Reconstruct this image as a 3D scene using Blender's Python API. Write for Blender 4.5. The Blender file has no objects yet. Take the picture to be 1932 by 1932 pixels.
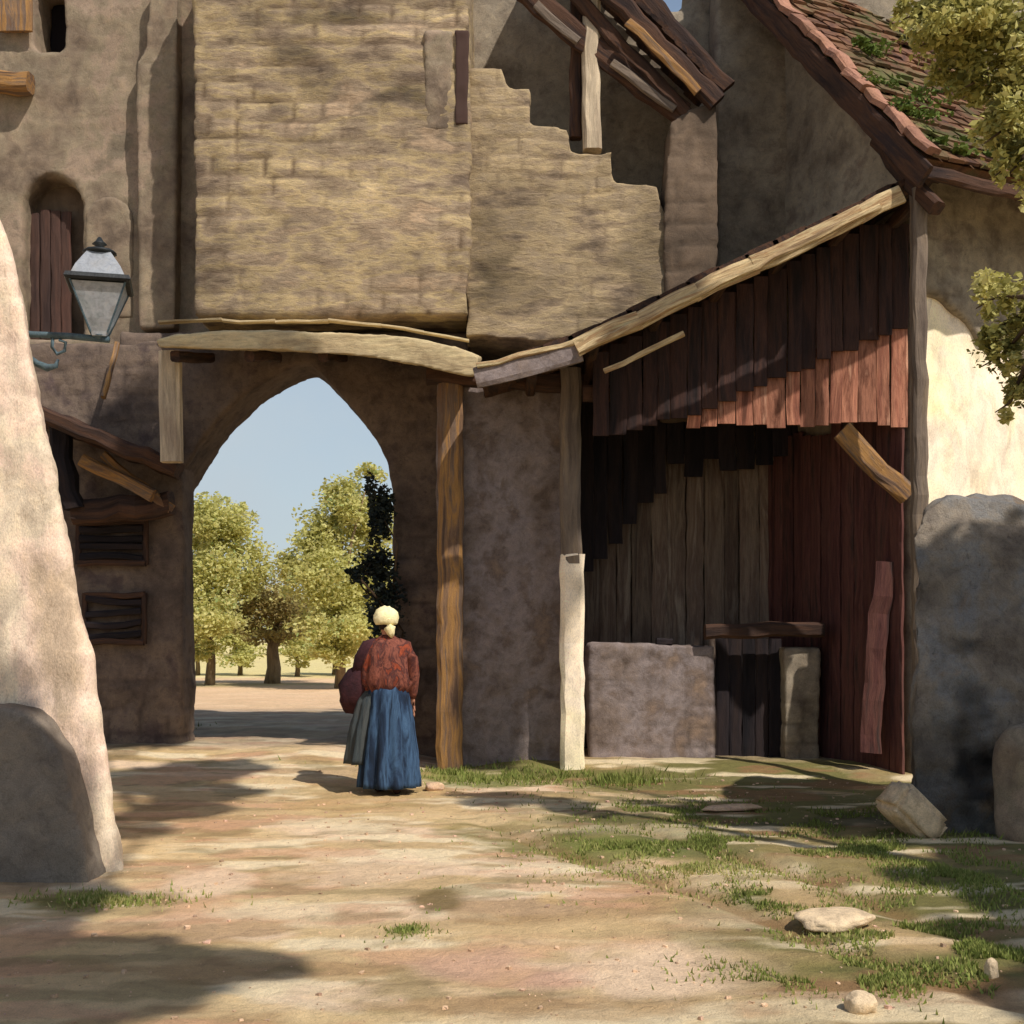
import bpy, bmesh, math, random
import numpy as np
from mathutils import Vector, Matrix
random.seed(7); RNG = np.random.default_rng(7)
S = bpy.context.scene
COL = S.collection
# ------------------------------------------------------------------ camera model used to survey the place
F, CX, HZ, EYE = 2318.0, 966.0, 1190.0, 1.5
def X(u, Y): return (u-CX)*Y/F
def Z(v, Y): return EYE-(v-HZ)*Y/F
def P(u, v, Y): return Vector((X(u, Y), Y, Z(v, Y)))
SUN = Vector((0.56, -0.63, 1.0))            # towards the sun, per metre of height
def shade(gx, gy, h, gz=0.0): return (gx+SUN.x*h, gy+SUN.y*h, gz+h)
# ------------------------------------------------------------------ numpy noise
def _h(i, j, k, s=0):
    n = (i.astype(np.int64)*73856093) ^ (j.astype(np.int64)*19349663) ^ (k.astype(np.int64)*83492791) ^ (s*2654435761)
    n = (n ^ (n >> 13))*1274126177 & 0xffffffff
    n = (n ^ (n >> 16))*2246822519 & 0xffffffff
    n = n ^ (n >> 15)
    return (n & 0xffffff)/float(0x1000000)
def vnoise(p, s=0):
    i = np.floor(p).astype(np.int64); f = p-i; f = f*f*(3-2*f); r = 0
    for a in (0, 1):
        for b in (0, 1):
            for c in (0, 1):
                w = (f[:, 0] if a else 1-f[:, 0])*(f[:, 1] if b else 1-f[:, 1])*(f[:, 2] if c else 1-f[:, 2])
                r = r+w*_h(i[:, 0]+a, i[:, 1]+b, i[:, 2]+c, s)
    return r
def fbm(p, sc=1.0, o=4, s=0):
    r = 0; a = 1.0; t = 0; p = np.asarray(p, float)*sc
    for k in range(o): r = r+a*(vnoise(p, s+k)-.5); t += a; a *= .5; p = p*2.03+11.7
    return r/t*2
# ------------------------------------------------------------------ materials
def lin(c):
    return tuple(((x/255)/12.92 if x/255 <= .04045 else ((x/255+.055)/1.055)**2.4) for x in c[:3])+(1,)
def mat(name, cols, sc=(1, 1, 1), big=1.2, fine=22, bump=.4, rough=.92, mortar=(70, 60, 50), speck=.35, dist=.6, attr_col=None, bdist=.02, spread=(.34, .66), trans=0, hue_attr=None, spec=.25, speck_col=None, wood=False, grain=1):
    m = bpy.data.materials.new(name); m.use_nodes = True; N = m.node_tree.nodes; L = m.node_tree.links
    b = N['Principled BSDF']; out = N['Material Output']
    b.inputs['Roughness'].default_value = rough; b.inputs['Specular IOR Level'].default_value = spec
    tc = N.new('ShaderNodeTexCoord'); mp = N.new('ShaderNodeMapping'); mp.inputs['Scale'].default_value = sc
    if wood:
        wa = N.new('ShaderNodeAttribute'); wa.attribute_name = 'bco'; L.new(wa.outputs['Vector'], mp.inputs['Vector'])
    else: L.new(tc.outputs['Object'], mp.inputs['Vector'])
    def noise(scale, det, ro, ds, src=mp.outputs['Vector']):
        n = N.new('ShaderNodeTexNoise'); n.inputs['Scale'].default_value = scale; n.inputs['Detail'].default_value = det
        n.inputs['Roughness'].default_value = ro; n.inputs['Distortion'].default_value = ds; L.new(src, n.inputs['Vector']); return n.outputs['Fac']
    def mix(a, bb, fac, mode='MIX'):
        x = N.new('ShaderNodeMix'); x.data_type = 'RGBA'; x.blend_type = mode
        for s_, v in ((x.inputs[6], a), (x.inputs[7], bb), (x.inputs[0], fac)):
            if hasattr(v, 'links') or hasattr(v, 'is_linked'): L.new(v, s_)
            else: s_.default_value = v
        return x.outputs[2]
    def ramp(src, stops, interp='LINEAR'):
        r = N.new('ShaderNodeValToRGB'); r.color_ramp.interpolation = interp; e = r.color_ramp.elements
        while len(e) < len(stops): e.new(.5)
        for q, (p_, c) in zip(e, stops): q.position = p_; q.color = c
        L.new(src, r.inputs['Fac']); return r.outputs['Color']
    if attr_col:
        at = N.new('ShaderNodeAttribute'); at.attribute_name = attr_col; col = at.outputs['Color']
    else:
        fac = noise(big, 7, .62, dist)
        if hue_attr:
            ha = N.new('ShaderNodeAttribute'); ha.attribute_name = hue_attr; fac = ha.outputs['Fac']
            k = len(cols); col = ramp(fac, [(i/(k-1), lin(c)) for i, c in enumerate(cols)])
        else:
            k = len(cols); a0, a1 = spread
            col = ramp(fac, [(a0+(a1-a0)*i/max(1, k-1), lin(c)) for i, c in enumerate(cols)])
    if not hue_attr:
        # second layer, broader value drift and fine grain
        f2 = noise(big*5.3, 5, .6, .8)
        col = mix(col, ramp(f2, [(.3, (.55, .53, .52, 1)), (.5, (1, 1, 1, 1)), (.72, (1.35, 1.3, 1.2, 1))]), .55 if not attr_col else .35, 'MULTIPLY')
        f3 = noise(fine, 6, .7, .2)
        sc_ = speck_col or (55, 45, 38)
        col = mix(col, lin(sc_), ramp(f3, [(.28, (speck, speck, speck, 1)), (.42, (0, 0, 0, 1))]))
        f4 = noise(fine*5.5, 4, .75, 0)
        col = mix(col, ramp(f4, [(.3, (.66, .64, .62, 1)), (.5, (1, 1, 1, 1)), (.7, (1.28, 1.26, 1.22, 1))]), .75*grain, 'MULTIPLY')
        ca = N.new('ShaderNodeAttribute'); ca.attribute_name = 'cell'
        mu = N.new('ShaderNodeMath'); mu.operation = 'ADD'; mu.inputs[1].default_value = 1; L.new(ca.outputs['Fac'], mu.inputs[0])
        hs = N.new('ShaderNodeHueSaturation'); L.new(mu.outputs[0], hs.inputs['Value']); L.new(col, hs.inputs['Color']); col = hs.outputs['Color']
        ja = N.new('ShaderNodeAttribute'); ja.attribute_name = 'joint'
        col = mix(col, lin(mortar), ja.outputs['Fac'])
        ad = N.new('ShaderNodeMath'); ad.operation = 'ADD'; L.new(f2, ad.inputs[0])
        m2 = N.new('ShaderNodeMath'); m2.operation = 'MULTIPLY'; m2.inputs[1].default_value = .7; L.new(f3, m2.inputs[0]); L.new(m2.outputs[0], ad.inputs[1])
        m5 = N.new('ShaderNodeMath'); m5.operation = 'MULTIPLY_ADD'; m5.inputs[1].default_value = .4; L.new(f4, m5.inputs[0]); L.new(ad.outputs[0], m5.inputs[2]); ad = m5
        bp = N.new('ShaderNodeBump'); bp.inputs['Strength'].default_value = bump; bp.inputs['Distance'].default_value = bdist
        L.new(ad.outputs[0], bp.inputs['Height']); L.new(bp.outputs['Normal'], b.inputs['Normal'])
    L.new(col, b.inputs['Base Color'])
    if trans:
        t = N.new('ShaderNodeBsdfTranslucent'); L.new(col, t.inputs['Color']); mx = N.new('ShaderNodeMixShader'); mx.inputs[0].default_value = trans
        L.new(b.outputs[0], mx.inputs[1]); L.new(t.outputs[0], mx.inputs[2]); L.new(mx.outputs[0], out.inputs['Surface'])
    return m
MT = {}
MT['tower'] = mat('ochre_stone', [(112, 96, 80), (138, 120, 98), (152, 134, 108), (174, 153, 114), (156, 137, 112), (140, 122, 100), (170, 146, 118)], sc=(1, 1, 3.0), big=1.15, fine=10, bump=.7, speck=.4, mortar=(96, 78, 60), dist=.15, speck_col=(84, 68, 54))
MT['stair'] = mat('yellow_stone', [(108, 94, 78), (142, 124, 100), (166, 146, 112), (154, 136, 110), (176, 154, 116)], sc=(1, 1, 2.8), big=1.3, fine=10, bump=.7, speck=.55, mortar=(96, 78, 60), dist=.15, speck_col=(84, 68, 54))
MT['side'] = mat('buff_plaster', [(104, 90, 76), (128, 112, 94), (140, 126, 104), (154, 134, 114), (122, 110, 92)], dist=.2, big=1.2, fine=20, bump=.5, speck=.4)
MT['niche'] = mat('brown_plaster', [(84, 72, 60), (104, 88, 72), (124, 106, 88)], big=1, bump=.5)
MT['cream'] = mat('cream_limewash', [(204, 180, 152), (236, 208, 184), (226, 208, 180), (212, 192, 166), (242, 210, 188)], sc=(1, 1, .6), big=1.5, dist=.2, fine=18, bump=.5, speck=.45, speck_col=(140, 112, 84))
MT['creamwall'] = mat('pale_render', [(244, 224, 190), (250, 232, 205), (246, 232, 180)], sc=(1, 1, .5), big=1.0, fine=18, bump=.25, speck=.15, speck_col=(190, 160, 120))
MT['arch'] = mat('brown_stone', [(78, 68, 62), (104, 90, 80), (120, 104, 90), (90, 76, 72)], sc=(1, 1, 1), big=1.6, dist=.2, fine=18, bump=.6, speck=.5, mortar=(60, 50, 46))
MT['grey'] = mat('grey_plaster', [(100, 86, 76), (126, 112, 104), (138, 126, 122), (112, 98, 90), (134, 114, 98)], dist=.2, big=1.6, fine=18, bump=.5, speck=.4)
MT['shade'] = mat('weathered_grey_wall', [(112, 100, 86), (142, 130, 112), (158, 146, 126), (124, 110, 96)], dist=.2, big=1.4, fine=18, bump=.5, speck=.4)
MT['ochrewood'] = mat('orange_brown_wood', [(96, 76, 62), (130, 102, 78), (166, 124, 72), (116, 98, 84), (122, 92, 68)], sc=(7, 7, .7), big=1.1, fine=16, bump=.6, speck=.4, wood=True, grain=1)
MT['palewood'] = mat('pale_wood', [(160, 142, 120), (196, 178, 150), (224, 204, 172)], sc=(7, 7, .7), big=1.2, fine=16, bump=.5, speck=.35, speck_col=(110, 90, 70), wood=True, grain=1)
MT['fascia'] = mat('sunbleached_fascia_wood', [(130, 106, 80), (180, 154, 116), (208, 186, 142), (162, 128, 92), (196, 182, 138)], sc=(7, 7, .7), big=1.3, fine=16, bump=.6, speck=.5, wood=True, grain=1)
MT['canopy'] = mat('limewashed_hood', [(158, 138, 106), (194, 174, 134), (214, 196, 150)], sc=(1, 3, 5), big=1.2, fine=16, bump=.5, speck=.35)
MT['darkwood'] = mat('dark_weathered_wood', [(44, 34, 32), (66, 50, 42), (88, 62, 46), (58, 46, 44)], sc=(7, 7, .7), big=1.2, fine=16, bump=.6, speck=.5, speck_col=(24, 20, 22), wood=True, grain=1)
MT['redboard'] = mat('red_brown_boards', [(104, 66, 52), (150, 96, 76), (180, 124, 98), (124, 78, 60), (192, 144, 116)], sc=(7, 7, .7), big=1.1, fine=14, bump=.6, speck=.4, wood=True, grain=1)
MT['maroon'] = mat('maroon_boards', [(62, 42, 38), (82, 50, 46), (96, 62, 54), (60, 46, 42)], sc=(7, 7, .7), big=1.1, fine=14, bump=.6, speck=.3, speck_col=(40, 26, 26), wood=True, grain=1)
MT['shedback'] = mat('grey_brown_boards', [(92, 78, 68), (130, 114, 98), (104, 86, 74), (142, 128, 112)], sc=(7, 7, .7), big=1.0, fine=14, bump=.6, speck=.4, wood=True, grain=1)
MT['shadeboard'] = mat('shade_dark_boards', [(40, 33, 33), (58, 43, 40), (74, 52, 45), (50, 40, 38)], sc=(7, 7, .7), big=1.1, fine=14, bump=.6, speck=.3, speck_col=(22, 20, 22), wood=True, grain=1)  # dark brown for the roof's shade on the gable boards
MT['nichedoor'] = mat('umber_door', [(60, 46, 42), (78, 58, 50), (92, 64, 54)], sc=(7, 7, .7), big=1.0, bump=.4, wood=True, grain=1)
MT['greypost'] = mat('grey_brown_post', [(96, 84, 74), (122, 108, 94), (138, 120, 98)], sc=(7, 7, .7), big=1.2, fine=16, bump=.5, speck=.3, wood=True, grain=1)
MT['black'] = mat('near_black_wood', [(26, 24, 28), (40, 34, 36), (50, 40, 38)], sc=(7, 7, .7), big=1, bump=.5, wood=True, grain=1)
MT['tile'] = mat('mossy_red_tile', [(64, 48, 42), (92, 64, 50), (118, 84, 60), (100, 84, 58), (88, 94, 48), (108, 72, 56)], sc=(1, 1, 1), big=1.6, fine=16, bump=.6, speck=.5, speck_col=(40, 34, 26), spread=(.3, .72))
MT['verge'] = mat('pink_verge_mortar', [(128, 92, 74), (170, 124, 102), (148, 108, 84)], big=2, bump=.6, speck=.5)
MT['mound'] = mat('grey_brown_rubble', [(96, 86, 76), (116, 106, 94), (130, 120, 106), (124, 122, 118), (130, 112, 92)], sc=(1, 1, .8), dist=.2, big=1.6, fine=16, bump=.8, speck=.6, speck_col=(44, 34, 34), bdist=.04)
MT['shadow'] = mat('shadow_grey_stone', [(102, 94, 84), (124, 114, 102), (136, 126, 112)], big=1.6, bump=.6, speck=.3)  # grey of the shaded buttress foot
MT['rock'] = mat('pale_block_stone', [(180, 158, 128), (218, 194, 158), (198, 174, 140)], big=3, bump=.5, speck=.3)
MT['flag'] = mat('pinkish_flagstone', [(186, 152, 118), (214, 182, 148), (200, 160, 140)], big=3, bump=.5, speck=.3)
MT['iron'] = mat('blue_grey_iron', [(54, 66, 74), (80, 100, 108), (64, 76, 84)], big=6, bump=.2, rough=.6, speck=.3)
MT['blackiron'] = mat('black_iron', [(24, 26, 28), (40, 44, 44)], big=6, bump=.2, rough=.5, speck=.2)
MT['glass'] = mat('milky_lamp_glass', [(126, 134, 136), (150, 154, 158), (140, 140, 138)], big=5, bump=.05, rough=.25, speck=.1, spec=.6, grain=.15)
MT['bark'] = mat('bark', [(60, 48, 38), (92, 76, 58), (110, 92, 70)], sc=(4, 4, 1), big=2, bump=.8)
MT['pale_bark'] = mat('pale_bark', [(96, 82, 62), (124, 106, 80), (140, 122, 94)], sc=(4, 4, 1), big=2, bump=.5)
MT['leaf_sun'] = mat('yellow_green_leaves', [(92, 92, 52), (146, 142, 76), (196, 188, 110), (226, 216, 150)], hue_attr='hue', trans=.35, rough=.6)
MT['leaf_dense'] = mat('dense_green_leaves', [(64, 68, 34), (92, 98, 46), (120, 122, 60)], hue_attr='hue', trans=.12, rough=.6)
MT['leaf_far'] = mat('olive_yellow_leaves', [(164, 156, 96), (200, 196, 120), (214, 212, 134), (228, 220, 154), (150, 180, 110)], hue_attr='hue', trans=.5, rough=.6)  # leaf colours paled in place of distance haze
MT['leaf_low'] = mat('brown_olive_leaves', [(136, 118, 78), (166, 150, 96), (178, 166, 102), (160, 128, 88)], hue_attr='hue', trans=.5, rough=.6)
MT['ivy'] = mat('dark_ivy_leaves', [(30, 36, 34), (40, 48, 46), (52, 60, 50), (58, 46, 36)], hue_attr='hue', rough=.7)
MT['moss'] = mat('bright_green_moss', [(74, 88, 36), (98, 116, 48), (122, 134, 66)], hue_attr='hue', rough=.8, trans=.2)
MT['grass'] = mat('meadow_grass', [(104, 108, 54), (128, 142, 66), (160, 160, 90), (196, 180, 124)], hue_attr='hue', rough=.8, trans=.25)
MT['skirt'] = mat('blue_wool_skirt', [(24, 34, 48), (34, 50, 72), (62, 88, 116), (30, 42, 60)], sc=(4, 4, .7), big=2, bump=.3, speck=.2, speck_col=(20, 24, 36))
MT['apron'] = mat('teal_grey_cloth', [(48, 56, 60), (66, 74, 76), (78, 80, 78)], sc=(4, 4, .7), big=2, bump=.3, speck=.2)
MT['shawl'] = mat('rust_red_shawl', [(58, 34, 34), (92, 50, 42), (136, 80, 64), (72, 44, 42), (150, 70, 42), (84, 48, 44)], sc=(1, 1, .5), big=9, bump=.4, speck=.3, speck_col=(50, 28, 26), spread=(.3, .7))
MT['plum'] = mat('plum_cloth', [(44, 25, 30), (62, 34, 38), (76, 44, 46)], big=4, bump=.4, speck=.2)
MT['cap'] = mat('cream_linen', [(232, 216, 160), (248, 236, 186)], big=5, bump=.2, speck=.08, grain=.15)
MT['skin'] = mat('skin', [(170, 118, 92), (190, 136, 108)], big=4, bump=.05, speck=.05, grain=.15)
MT['hair'] = mat('dark_hair', [(40, 28, 24), (60, 42, 34)], big=8, bump=.2)
MT['ground'] = mat('trodden_earth', None, attr_col='gcol', big=1.6, fine=26, bump=.9, speck=.3, speck_col=(120, 92, 60), bdist=.03)
# ------------------------------------------------------------------ object helpers
def tag(o, label=None, cat=None, group=None, kind=None):
    if label: o['label'] = label
    if cat: o['category'] = cat
    if group: o['group'] = group
    if kind: o['kind'] = kind
    return o
def thing(name, loc, label, cat, group=None):
    o = bpy.data.objects.new(name, None); o.location = loc; o.empty_display_size = .2; COL.objects.link(o)
    return tag(o, label, cat, group)
def link(name, me, m, parent=None, smooth=False):
    o = bpy.data.objects.new(name, me); COL.objects.link(o)
    if m is not None and not me.materials: me.materials.append(m)
    if parent is not None:
        o.parent = parent
        q = parent; off = Vector((0, 0, 0))
        while q is not None: off += q.location; q = q.parent
        me.transform(Matrix.Translation(-off))      # geometry is authored in world space
    if smooth:
        me.polygons.foreach_set('use_smooth', [True]*len(me.polygons))
    return o
def getv(me):
    a = np.empty(len(me.vertices)*3); me.vertices.foreach_get('co', a); return a.reshape(-1, 3)
def setv(me, a): me.vertices.foreach_set('co', np.ascontiguousarray(a).ravel()); me.update()
def resample(pts, d=.12, closed=True):
    o = []; n = len(pts)
    for i in range(n if closed else n-1):
        a = Vector(pts[i]); b = Vector(pts[(i+1) % n]); k = max(1, int((b-a).length/d))
        for j in range(k): o.append(tuple(a.lerp(b, j/k)))
    if not closed: o.append(tuple(pts[-1]))
    return o
def prism(loops, y0, y1, d=.12, jit=0.0, seed=1):
    cu = bpy.data.curves.new('c', 'CURVE'); cu.dimensions = '2D'; cu.fill_mode = 'BOTH'; cu.extrude = (y1-y0)/2
    for li, lp in enumerate(loops):
        q = resample(lp, d)
        if jit:
            a = np.array([(x, 0, z) for x, z in q]); q = [(x+jit*n1, z+jit*n2) for (x, z), n1, n2 in zip(q, fbm(a, 3, 3, seed), fbm(a+50, 3, 3, seed+9))]
        s = cu.splines.new('POLY'); s.points.add(len(q)-1); s.use_cyclic_u = True
        for i, (x, z) in enumerate(q): s.points[i].co = (x, z, 0, 1)
    o = bpy.data.objects.new('t', cu); COL.objects.link(o)
    me = bpy.data.meshes.new_from_object(o); bpy.data.objects.remove(o); bpy.data.curves.remove(cu)
    me.transform(Matrix.Translation((0, (y0+y1)/2, 0)) @ Matrix.Rotation(math.pi/2, 4, 'X')); me.materials.clear()
    bm = bmesh.new(); bm.from_mesh(me); bmesh.ops.remove_doubles(bm, verts=bm.verts, dist=1e-5); bmesh.ops.recalc_face_normals(bm, faces=bm.faces); bm.to_mesh(me); bm.free()
    return me
def ss(x, a, b): t = np.clip((x-a)/(b-a), 0, 1); return t*t*(3-2*t)
def stn(Y, L_): return [(X(u, Y), Z(v, Y), ru*Y/F, rv*Y/F, a) for u, v, ru, rv, a in L_]
def rect(x0, x1, z0, z1): return [(x0, z0), (x1, z0), (x1, z1), (x0, z1)]
def masonry(me, vox=.05, big=.05, small=.015, course=None, joint=.018, cellv=.2, seed=0, bsc=.8, ssc=6, jointc=.6, stains=()):
    o = bpy.data.objects.new('t', me); COL.objects.link(o)
    r = o.modifiers.new('r', 'REMESH'); r.mode = 'VOXEL'; r.voxel_size = vox
    dg = bpy.context.evaluated_depsgraph_get(); dg.update()
    m2 = bpy.data.meshes.new_from_object(o.evaluated_get(dg)); bpy.data.objects.remove(o)
    v = getv(m2); n = np.empty(len(v)*3); m2.vertices.foreach_get('normal', n); n = n.reshape(-1, 3)
    d = big*fbm(v, bsc, 3, seed)+small*fbm(v, ssc, 3, seed+20)
    w = v.copy(); w[:, 0] += .12*fbm(v, 1.7, 2, seed+3); w[:, 2] += .07*fbm(v, 1.3, 2, seed+4)
    cell = .9*cellv*fbm(v*[1, 1, 1.8], 1.1, 4, seed+7); jn = np.zeros(len(v))
    if course:
        h, wd = course
        s = np.where(np.abs(n[:, 1]) > .6, w[:, 0], w[:, 1])
        row = np.floor(w[:, 2]/h); rr = _h(row.astype(np.int64), row.astype(np.int64)*0, row.astype(np.int64)*0, seed)
        ww = wd*(.7+.7*rr); sx = s/ww+rr*7; ci = np.floor(sx)
        fz = w[:, 2]/h-row; fx = sx-ci
        dd = np.minimum(np.minimum(fz, 1-fz)*h, np.minimum(fx, 1-fx)*ww)
        g = np.clip(1-dd/.028, 0, 1)
        cr = _h(row.astype(np.int64), ci.astype(np.int64), ci.astype(np.int64)*0, seed+5)
        patch = np.clip(.5+1.4*fbm(v, .7, 2, seed+31), .1, 1)          # render still covers parts of the stonework
        d = d-joint*g*patch+.014*(cr-.5)*patch; jn = g*jointc*patch; cell = cell+(cr-.5)*cellv*patch
    for (sx_, sz_, rx_, rz_, am_) in stains:
        dd_ = np.sqrt(((v[:, 0]-sx_)/rx_)**2+((v[:, 2]-sz_)/rz_)**2)+.9*fbm(v*[1, 1, 2.2], 2.6, 4, seed+61); cell = cell+am_*(1-ss(dd_, .5, 1.2))
    v = v+n*d[:, None]; setv(m2, v)
    for nm, val in (('cell', cell), ('joint', jn)):
        at = m2.attributes.new(nm, 'FLOAT', 'POINT'); at.data.foreach_set('value', val.astype(np.float32))
    m2.polygons.foreach_set('use_smooth', [True]*len(m2.polygons))
    return m2
class MB:
    def __init__(s): s.v = []; s.f = []; s.c = []; s.w = []
    def add(s, vs, fs, cell=0.0, wc=None):
        b = len(s.v); s.w += wc if wc else [tuple(x) for x in vs]; s.v += [tuple(x) for x in vs]; s.f += [tuple(b+i for i in q) for q in fs]; s.c += [cell]*len(vs); return s
    def beam(s, p0, p1, w, h, up=(0, 0, 1), jit=.006, seg=None, ch=.18, taper=1.0, cell=0.0):
        p0 = Vector(p0); p1 = Vector(p1); d = p1-p0; L = d.length; d.normalize(); up = Vector(up)
        if abs(d.dot(up)) > .95: up = Vector((0, 1, 0))
        sx = d.cross(up).normalized(); uz = sx.cross(d).normalized(); seg = seg or max(2, int(L/.18)); c = ch
        prof = [(-.5+c, -.5), (.5-c, -.5), (.5, -.5+c), (.5, .5-c), (.5-c, .5), (-.5+c, .5), (-.5, .5-c), (-.5, -.5+c)]
        vs = []; fs = []; bow = Vector((random.uniform(-1, 1), random.uniform(-1, 1), random.uniform(-1, 1)))*jit*1.5
        wc = []; ro_ = random.uniform(0, 40)
        for i in range(seg+1):
            for a, b in prof: wc.append((a*w+ro_, b*h+ro_*.7, i/seg*L+ro_*1.3))
            t = i/seg; k = 1+(taper-1)*t; o = bow*math.sin(t*math.pi)
            jx, jz = random.uniform(-jit, jit), random.uniform(-jit, jit)
            for a, b in prof: vs.append(p0.lerp(p1, t)+o+sx*(a*w*k+jx+random.uniform(-jit, jit)*.5)+uz*(b*h*k+jz+random.uniform(-jit, jit)*.5))
        for i in range(seg):
            for j in range(8): fs.append((i*8+j, i*8+(j+1) % 8, (i+1)*8+(j+1) % 8, (i+1)*8+j))
        fs.append(tuple(range(7, -1, -1))); fs.append(tuple(seg*8+j for j in range(8)))
        return s.add(vs, fs, cell, wc)
    def box(s, c, sx, sy, sz, jit=0.0, cell=0.0, rz=0.0, rx=0.0, ry=0.0):
        from mathutils import Euler
        R = Euler((rx, ry, rz)).to_matrix(); c = Vector(c)
        vs = [c+R @ Vector((a*sx/2, b*sy/2, d*sz/2))+Vector([random.uniform(-jit, jit) for _ in range(3)]) for d in (-1, 1) for b in (-1, 1) for a in (-1, 1)]
        return s.add(vs, [(0, 2, 3, 1), (4, 5, 7, 6), (0, 1, 5, 4), (2, 6, 7, 3), (0, 4, 6, 2), (1, 3, 7, 5)], cell)
    def lathe(s, c, prof, n=16, sy=1.0, rot=0.0):
        c = Vector(c); vs = []; fs = []
        for r, z in prof:
            for j in range(n): a = 2*math.pi*j/n+rot; vs.append(c+Vector((r*math.cos(a), r*math.sin(a)*sy, z)))
        for i in range(len(prof)-1):
            for j in range(n): fs.append((i*n+j, i*n+(j+1) % n, (i+1)*n+(j+1) % n, (i+1)*n+j))
        fs.append(tuple(range(n-1, -1, -1))); fs.append(tuple((len(prof)-1)*n+j for j in range(n)))
        return s.add(vs, fs)
    def tube(s, pts, r, n=8):
        pts = [Vector(p) for p in pts]; rs = r if isinstance(r, (list, tuple)) else [r]*len(pts); vs = []; fs = []
        for i, p in enumerate(pts):
            d = (pts[min(i+1, len(pts)-1)]-pts[max(i-1, 0)]).normalized(); u = Vector((0, 0, 1)) if abs(d.z) < .9 else Vector((0, 1, 0))
            a = d.cross(u).normalized(); b = a.cross(d)
            for j in range(n): t = 2*math.pi*j/n; vs.append(p+a*math.cos(t)*rs[i]+b*math.sin(t)*rs[i])
        for i in range(len(pts)-1):
            for j in range(n): fs.append((i*n+j, i*n+(j+1) % n, (i+1)*n+(j+1) % n, (i+1)*n+j))
        fs.append(tuple(range(n-1, -1, -1))); fs.append(tuple((len(pts)-1)*n+j for j in range(n)))
        return s.add(vs, fs)
    def mesh(s):
        me = bpy.data.meshes.new('m'); me.from_pydata(s.v, [], s.f); me.update()
        at = me.attributes.new('cell', 'FLOAT', 'POINT'); at.data.foreach_set('value', np.array(s.c, np.float32))
        at = me.attributes.new('bco', 'FLOAT_VECTOR', 'POINT'); at.data.foreach_set('vector', np.array(s.w, np.float32).ravel())
        bm = bmesh.new(); bm.from_mesh(me); bmesh.ops.recalc_face_normals(bm, faces=bm.faces); bm.to_mesh(me); bm.free()
        return me
    def build(s, name, m, parent=None, smooth=False): return link(name, s.mesh(), MT[m], parent, smooth)
# ------------------------------------------------------------------ leaves and trees
def leaves(pts, size, seed=0, hue=None, flat=.5, aspect=.55):
    r = np.random.default_rng(seed); n = len(pts); pts = np.asarray(pts)
    d = r.normal(size=(n, 3)); d[:, 2] *= flat; d[:, 2] -= .25; d /= np.linalg.norm(d, axis=1)[:, None]
    up = r.normal(size=(n, 3)); s = np.cross(d, up); s /= np.linalg.norm(s, axis=1)[:, None]+1e-9
    nn = np.cross(s, d); L = size*(.6+.8*r.random(n))[:, None]
    v = np.empty((n, 4, 3)); v[:, 0] = pts-d*L*.5; v[:, 1] = pts+s*L*aspect*.5+nn*L*.1; v[:, 2] = pts+d*L*.5; v[:, 3] = pts-s*L*aspect*.5+nn*L*.1
    me = bpy.data.meshes.new('leaves'); me.vertices.add(n*4); me.vertices.foreach_set('co', v.ravel())
    me.loops.add(n*4); me.loops.foreach_set('vertex_index', np.arange(n*4, dtype=np.int32)); me.polygons.add(n)
    me.polygons.foreach_set('loop_start', np.arange(0, n*4, 4, dtype=np.int32)); me.polygons.foreach_set('loop_total', np.full(n, 4, np.int32)); me.update(calc_edges=True)
    if hue is None: hue = r.random(n)
    at = me.attributes.new('hue', 'FLOAT', 'FACE'); at.data.foreach_set('value', np.clip(hue, 0, 1).astype(np.float32))
    return me
def crown_pts(blobs, seed=0, sub=.42):
    r = np.random.default_rng(seed); out = []; hue = []
    for (c, rad, n) in blobs:
        rad = np.array(rad if hasattr(rad, '__len__') else (rad,)*3); k = max(5, int(n/70)); per = max(1, n//k)
        for _ in range(k):
            q = r.normal(size=3); q /= np.linalg.norm(q); q *= r.random()**.45
            cc = np.array(c)+q*rad*.85; sr = rad*sub*(.5+.8*r.random()); h0 = r.random()
            w = r.normal(size=(per, 3)); w /= np.linalg.norm(w, axis=1)[:, None]; w *= (r.random(per)**.4)[:, None]
            out.append(cc+w*sr); hue.append(.62*h0+.38*r.random(per))
    return np.concatenate(out), np.concatenate(hue)
def tree(name, base, blobs, size, label, m='leaf_far', tr=.18, group=None, seed=0, cat='tree', bm='bark', fork=None, trunk_pts=None):
    t = thing(name, base, label, cat, group); b = Vector(base); tr = tr*(.62 if 'filling' in label else 1)
    pts, hue = crown_pts(blobs, seed); link('crown', leaves(pts, size, seed, hue), MT[m], t); bm = 'pale_bark' if b.y > 20 else bm
    k = MB(); tops = [Vector(c) for c, _, _ in blobs]; cen = sum(tops, Vector())/len(tops)
    fk = Vector(fork) if fork else b.lerp(cen, .55)
    tp = [b-Vector((0, 0, .2)), b.lerp(fk, .35)+Vector((tr*.3, 0, 0)), b.lerp(fk, .7), fk] if trunk_pts is None else trunk_pts
    k.tube(tp, [tr*1.3, tr, tr*.85, tr*.7], 10)
    for i, tt in enumerate(tops):
        md = fk.lerp(tt, .5)+Vector((random.uniform(-.2, .2), random.uniform(-.2, .2), random.uniform(0, .3)))
        k.tube([fk-Vector((0, 0, tr)), md, tt], [tr*.55, tr*.3, tr*.08], 6)
    k.build('trunk', bm, t, True)
    return t
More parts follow.
